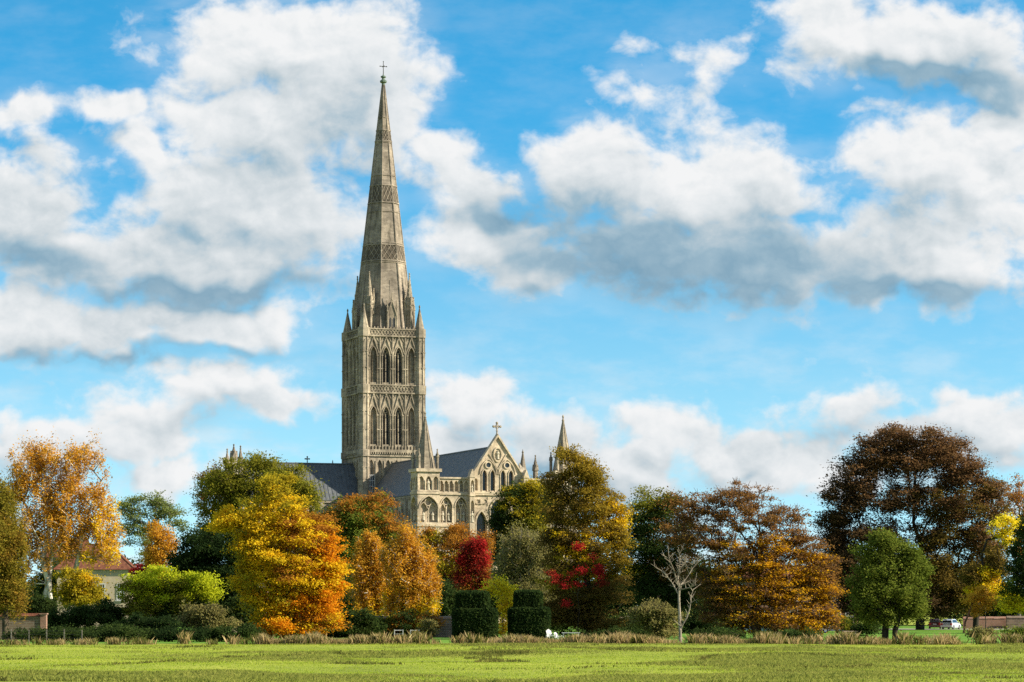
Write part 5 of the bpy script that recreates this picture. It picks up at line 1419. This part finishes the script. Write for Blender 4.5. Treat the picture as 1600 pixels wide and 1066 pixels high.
for sy in (-.75, .75):
    s = MB(); s.box(-.9, .9, sy - .13, sy + .13, .43, .47); s.build('bench_seat', wood, root)
for sx in (-.6, .6):
    for sy in (-1, 1):
        l = MB(); l.bar((sx, sy * .65, 0), (sx, sy * .22, .72), .05); l.build('leg', wood, root)
    l = MB(); l.box(sx - .04, sx + .04, -.86, .86, .36, .43); l.build('cross_rail', wood, root)

# ------------------------------------------------------------------ cars
def paint(name, col):
    m, t, out = new_mat(name)
    b = principled(t, out, col, .35, .25, .5); b.inputs['Coat Weight'].default_value = .6; b.inputs['Coat Roughness'].default_value = .08
    return m
M['tyre'] = simple('black_rubber', (0.02, 0.02, 0.02), .85); M['rim'] = simple('alloy_rim', (0.45, 0.45, 0.46), .35, .8)
M['car_glass'] = simple('tinted_car_glass', (0.02, 0.025, 0.03), .08, 0, .6); M['red_lens'] = simple('red_lamp_lens', (0.35, 0.02, 0.015), .25); M['clear_lens'] = simple('clear_lamp_lens', (0.6, 0.6, 0.6), .15)
def car(px, Y, rz, pm, lab):
    """hatchback, nose towards +x"""
    root = empty('parked_car', at(px, Y), math.radians(rz), label=lab, cat='car', group='cars parked behind the trees')
    low = [(-2.02, .35), (-2.06, .62), (-2.0, .92), (-1.5, .96), (.75, .94), (1.55, .86), (1.98, .70), (2.05, .45), (1.98, .30), (1.72, .27), (1.62, .50), (1.40, .64), (1.15, .64), (.93, .50), (.85, .24), (-.85, .24), (-.93, .50), (-1.15, .64), (-1.40, .64), (-1.62, .50), (-1.72, .28)]
    b = MB(); W_ = .86
    n = len(low)
    for y0, y1, s0, s1 in ((-W_, -W_ + .1, .965, 1.0), (-W_ + .1, W_ - .1, 1.0, 1.0), (W_ - .1, W_, 1.0, .965)):
        k0 = len(b.v)
        b.v += [(x * s0, y0, .55 + (z - .55) * s0) for x, z in low] + [(x * s1, y1, .55 + (z - .55) * s1) for x, z in low]
        for i in range(n): b.f.append((k0 + i, k0 + (i + 1) % n, k0 + n + (i + 1) % n, k0 + n + i))
    for y, s in ((-W_, .965), (W_, .965)): b.poly([(x * s, y, .55 + (z - .55) * s) for x, z in low])
    cab = [(-1.92, .93), (-1.72, 1.30), (-1.45, 1.46), (-.2, 1.50), (.25, 1.43), (1.0, .93)]
    k0 = len(b.v); ins = [0, .12, .17, .18, .16, .02]
    for s in (-1, 1): b.v += [(x, s * (.80 - i_), z) for (x, z), i_ in zip(cab, ins)]
    for i in range(5): b.f.append((k0 + i, k0 + i + 1, k0 + 7 + i, k0 + 6 + i))
    b.f.append(tuple(k0 + i for i in range(6))); b.f.append(tuple(k0 + 6 + i for i in range(6)))
    body = b.build('body', pm, root)
    for s in (-1, 1):
        for pts in (((-1.62, .98), (-1.52, 1.24), (-1.36, 1.38), (-.50, 1.41), (-.50, .98)), ((-.42, .98), (-.42, 1.41), (.10, 1.37), (.72, .98))):
            g = MB(); g.poly([(x, s * (.812 - (z - .93) * .30), z) for x, z in pts]); g.build('side_window', M['car_glass'], root)
        l = MB(); l.box(-2.10, -1.98, s * .72 - .13, s * .72 + .13, .62, .88); l.build('tail_lamp', M['red_lens'], root)
        l = MB(); l.box(1.86, 2.02, s * .62 - .16, s * .62 + .16, .56, .72); l.build('headlight', M['clear_lens'], root)
        m = MB(); m.box(.62, .76, s * .92 - .1, s * .92 + .1, .93, 1.05); m.build('wing_mirror', pm, root)
        for x in (-1.27, 1.27):
            w = MB(); w.ring(20, [(-.1, .27), (-.085, .31), (.085, .31), (.1, .27)]); w.v = [(x + a, s * .78 + c, .31 + bb) for a, bb, c in w.v]
            wo_ = w.build('wheel', M['tyre'], root)
            w = MB(); w.ring(14, [(-.11, .20), (.11, .20)]); w.v = [(x + a, s * .78 + c, .31 + bb) for a, bb, c in w.v]; w.build('rim', M['rim'], wo_)
    for nm, pts in (('rear_window', ((-1.895, .68, 1.0), (-1.895, -.68, 1.0), (-1.735, -.60, 1.30), (-1.735, .60, 1.30))), ('windscreen', ((.93, .70, .99), (.93, -.70, .99), (.30, -.60, 1.41), (.30, .60, 1.41)))):
        g = MB(); g.poly([(x + (-.02 if x < 0 else .03), y, z + .02) for x, y, z in pts]); g.build(nm, M['car_glass'], root)
    p = MB(); p.box(-2.085, -2.03, -.26, .26, .66, .77); p.build('number_plate', M['white_paint'], root)
car(1486, 402, 62, paint('silver_paint', (0.50, 0.53, 0.58)), 'silver hatchback parked on the gravel between the alder and the reddish stem')
car(1461, 408, 80, paint('dark_red_paint', (0.06, 0.02, 0.02)), 'dark car almost hidden by the alder, left of the silver hatchback')
car(1190, 352, 168, paint('pale_blue_paint', (0.42, 0.50, 0.60)), 'pale blue-white car glimpsed under the low boughs of the golden beech')
car(1299, 352, 200, paint('blush_paint', (0.50, 0.40, 0.36)), 'pinkish car mostly hidden at the right foot of the golden beech')
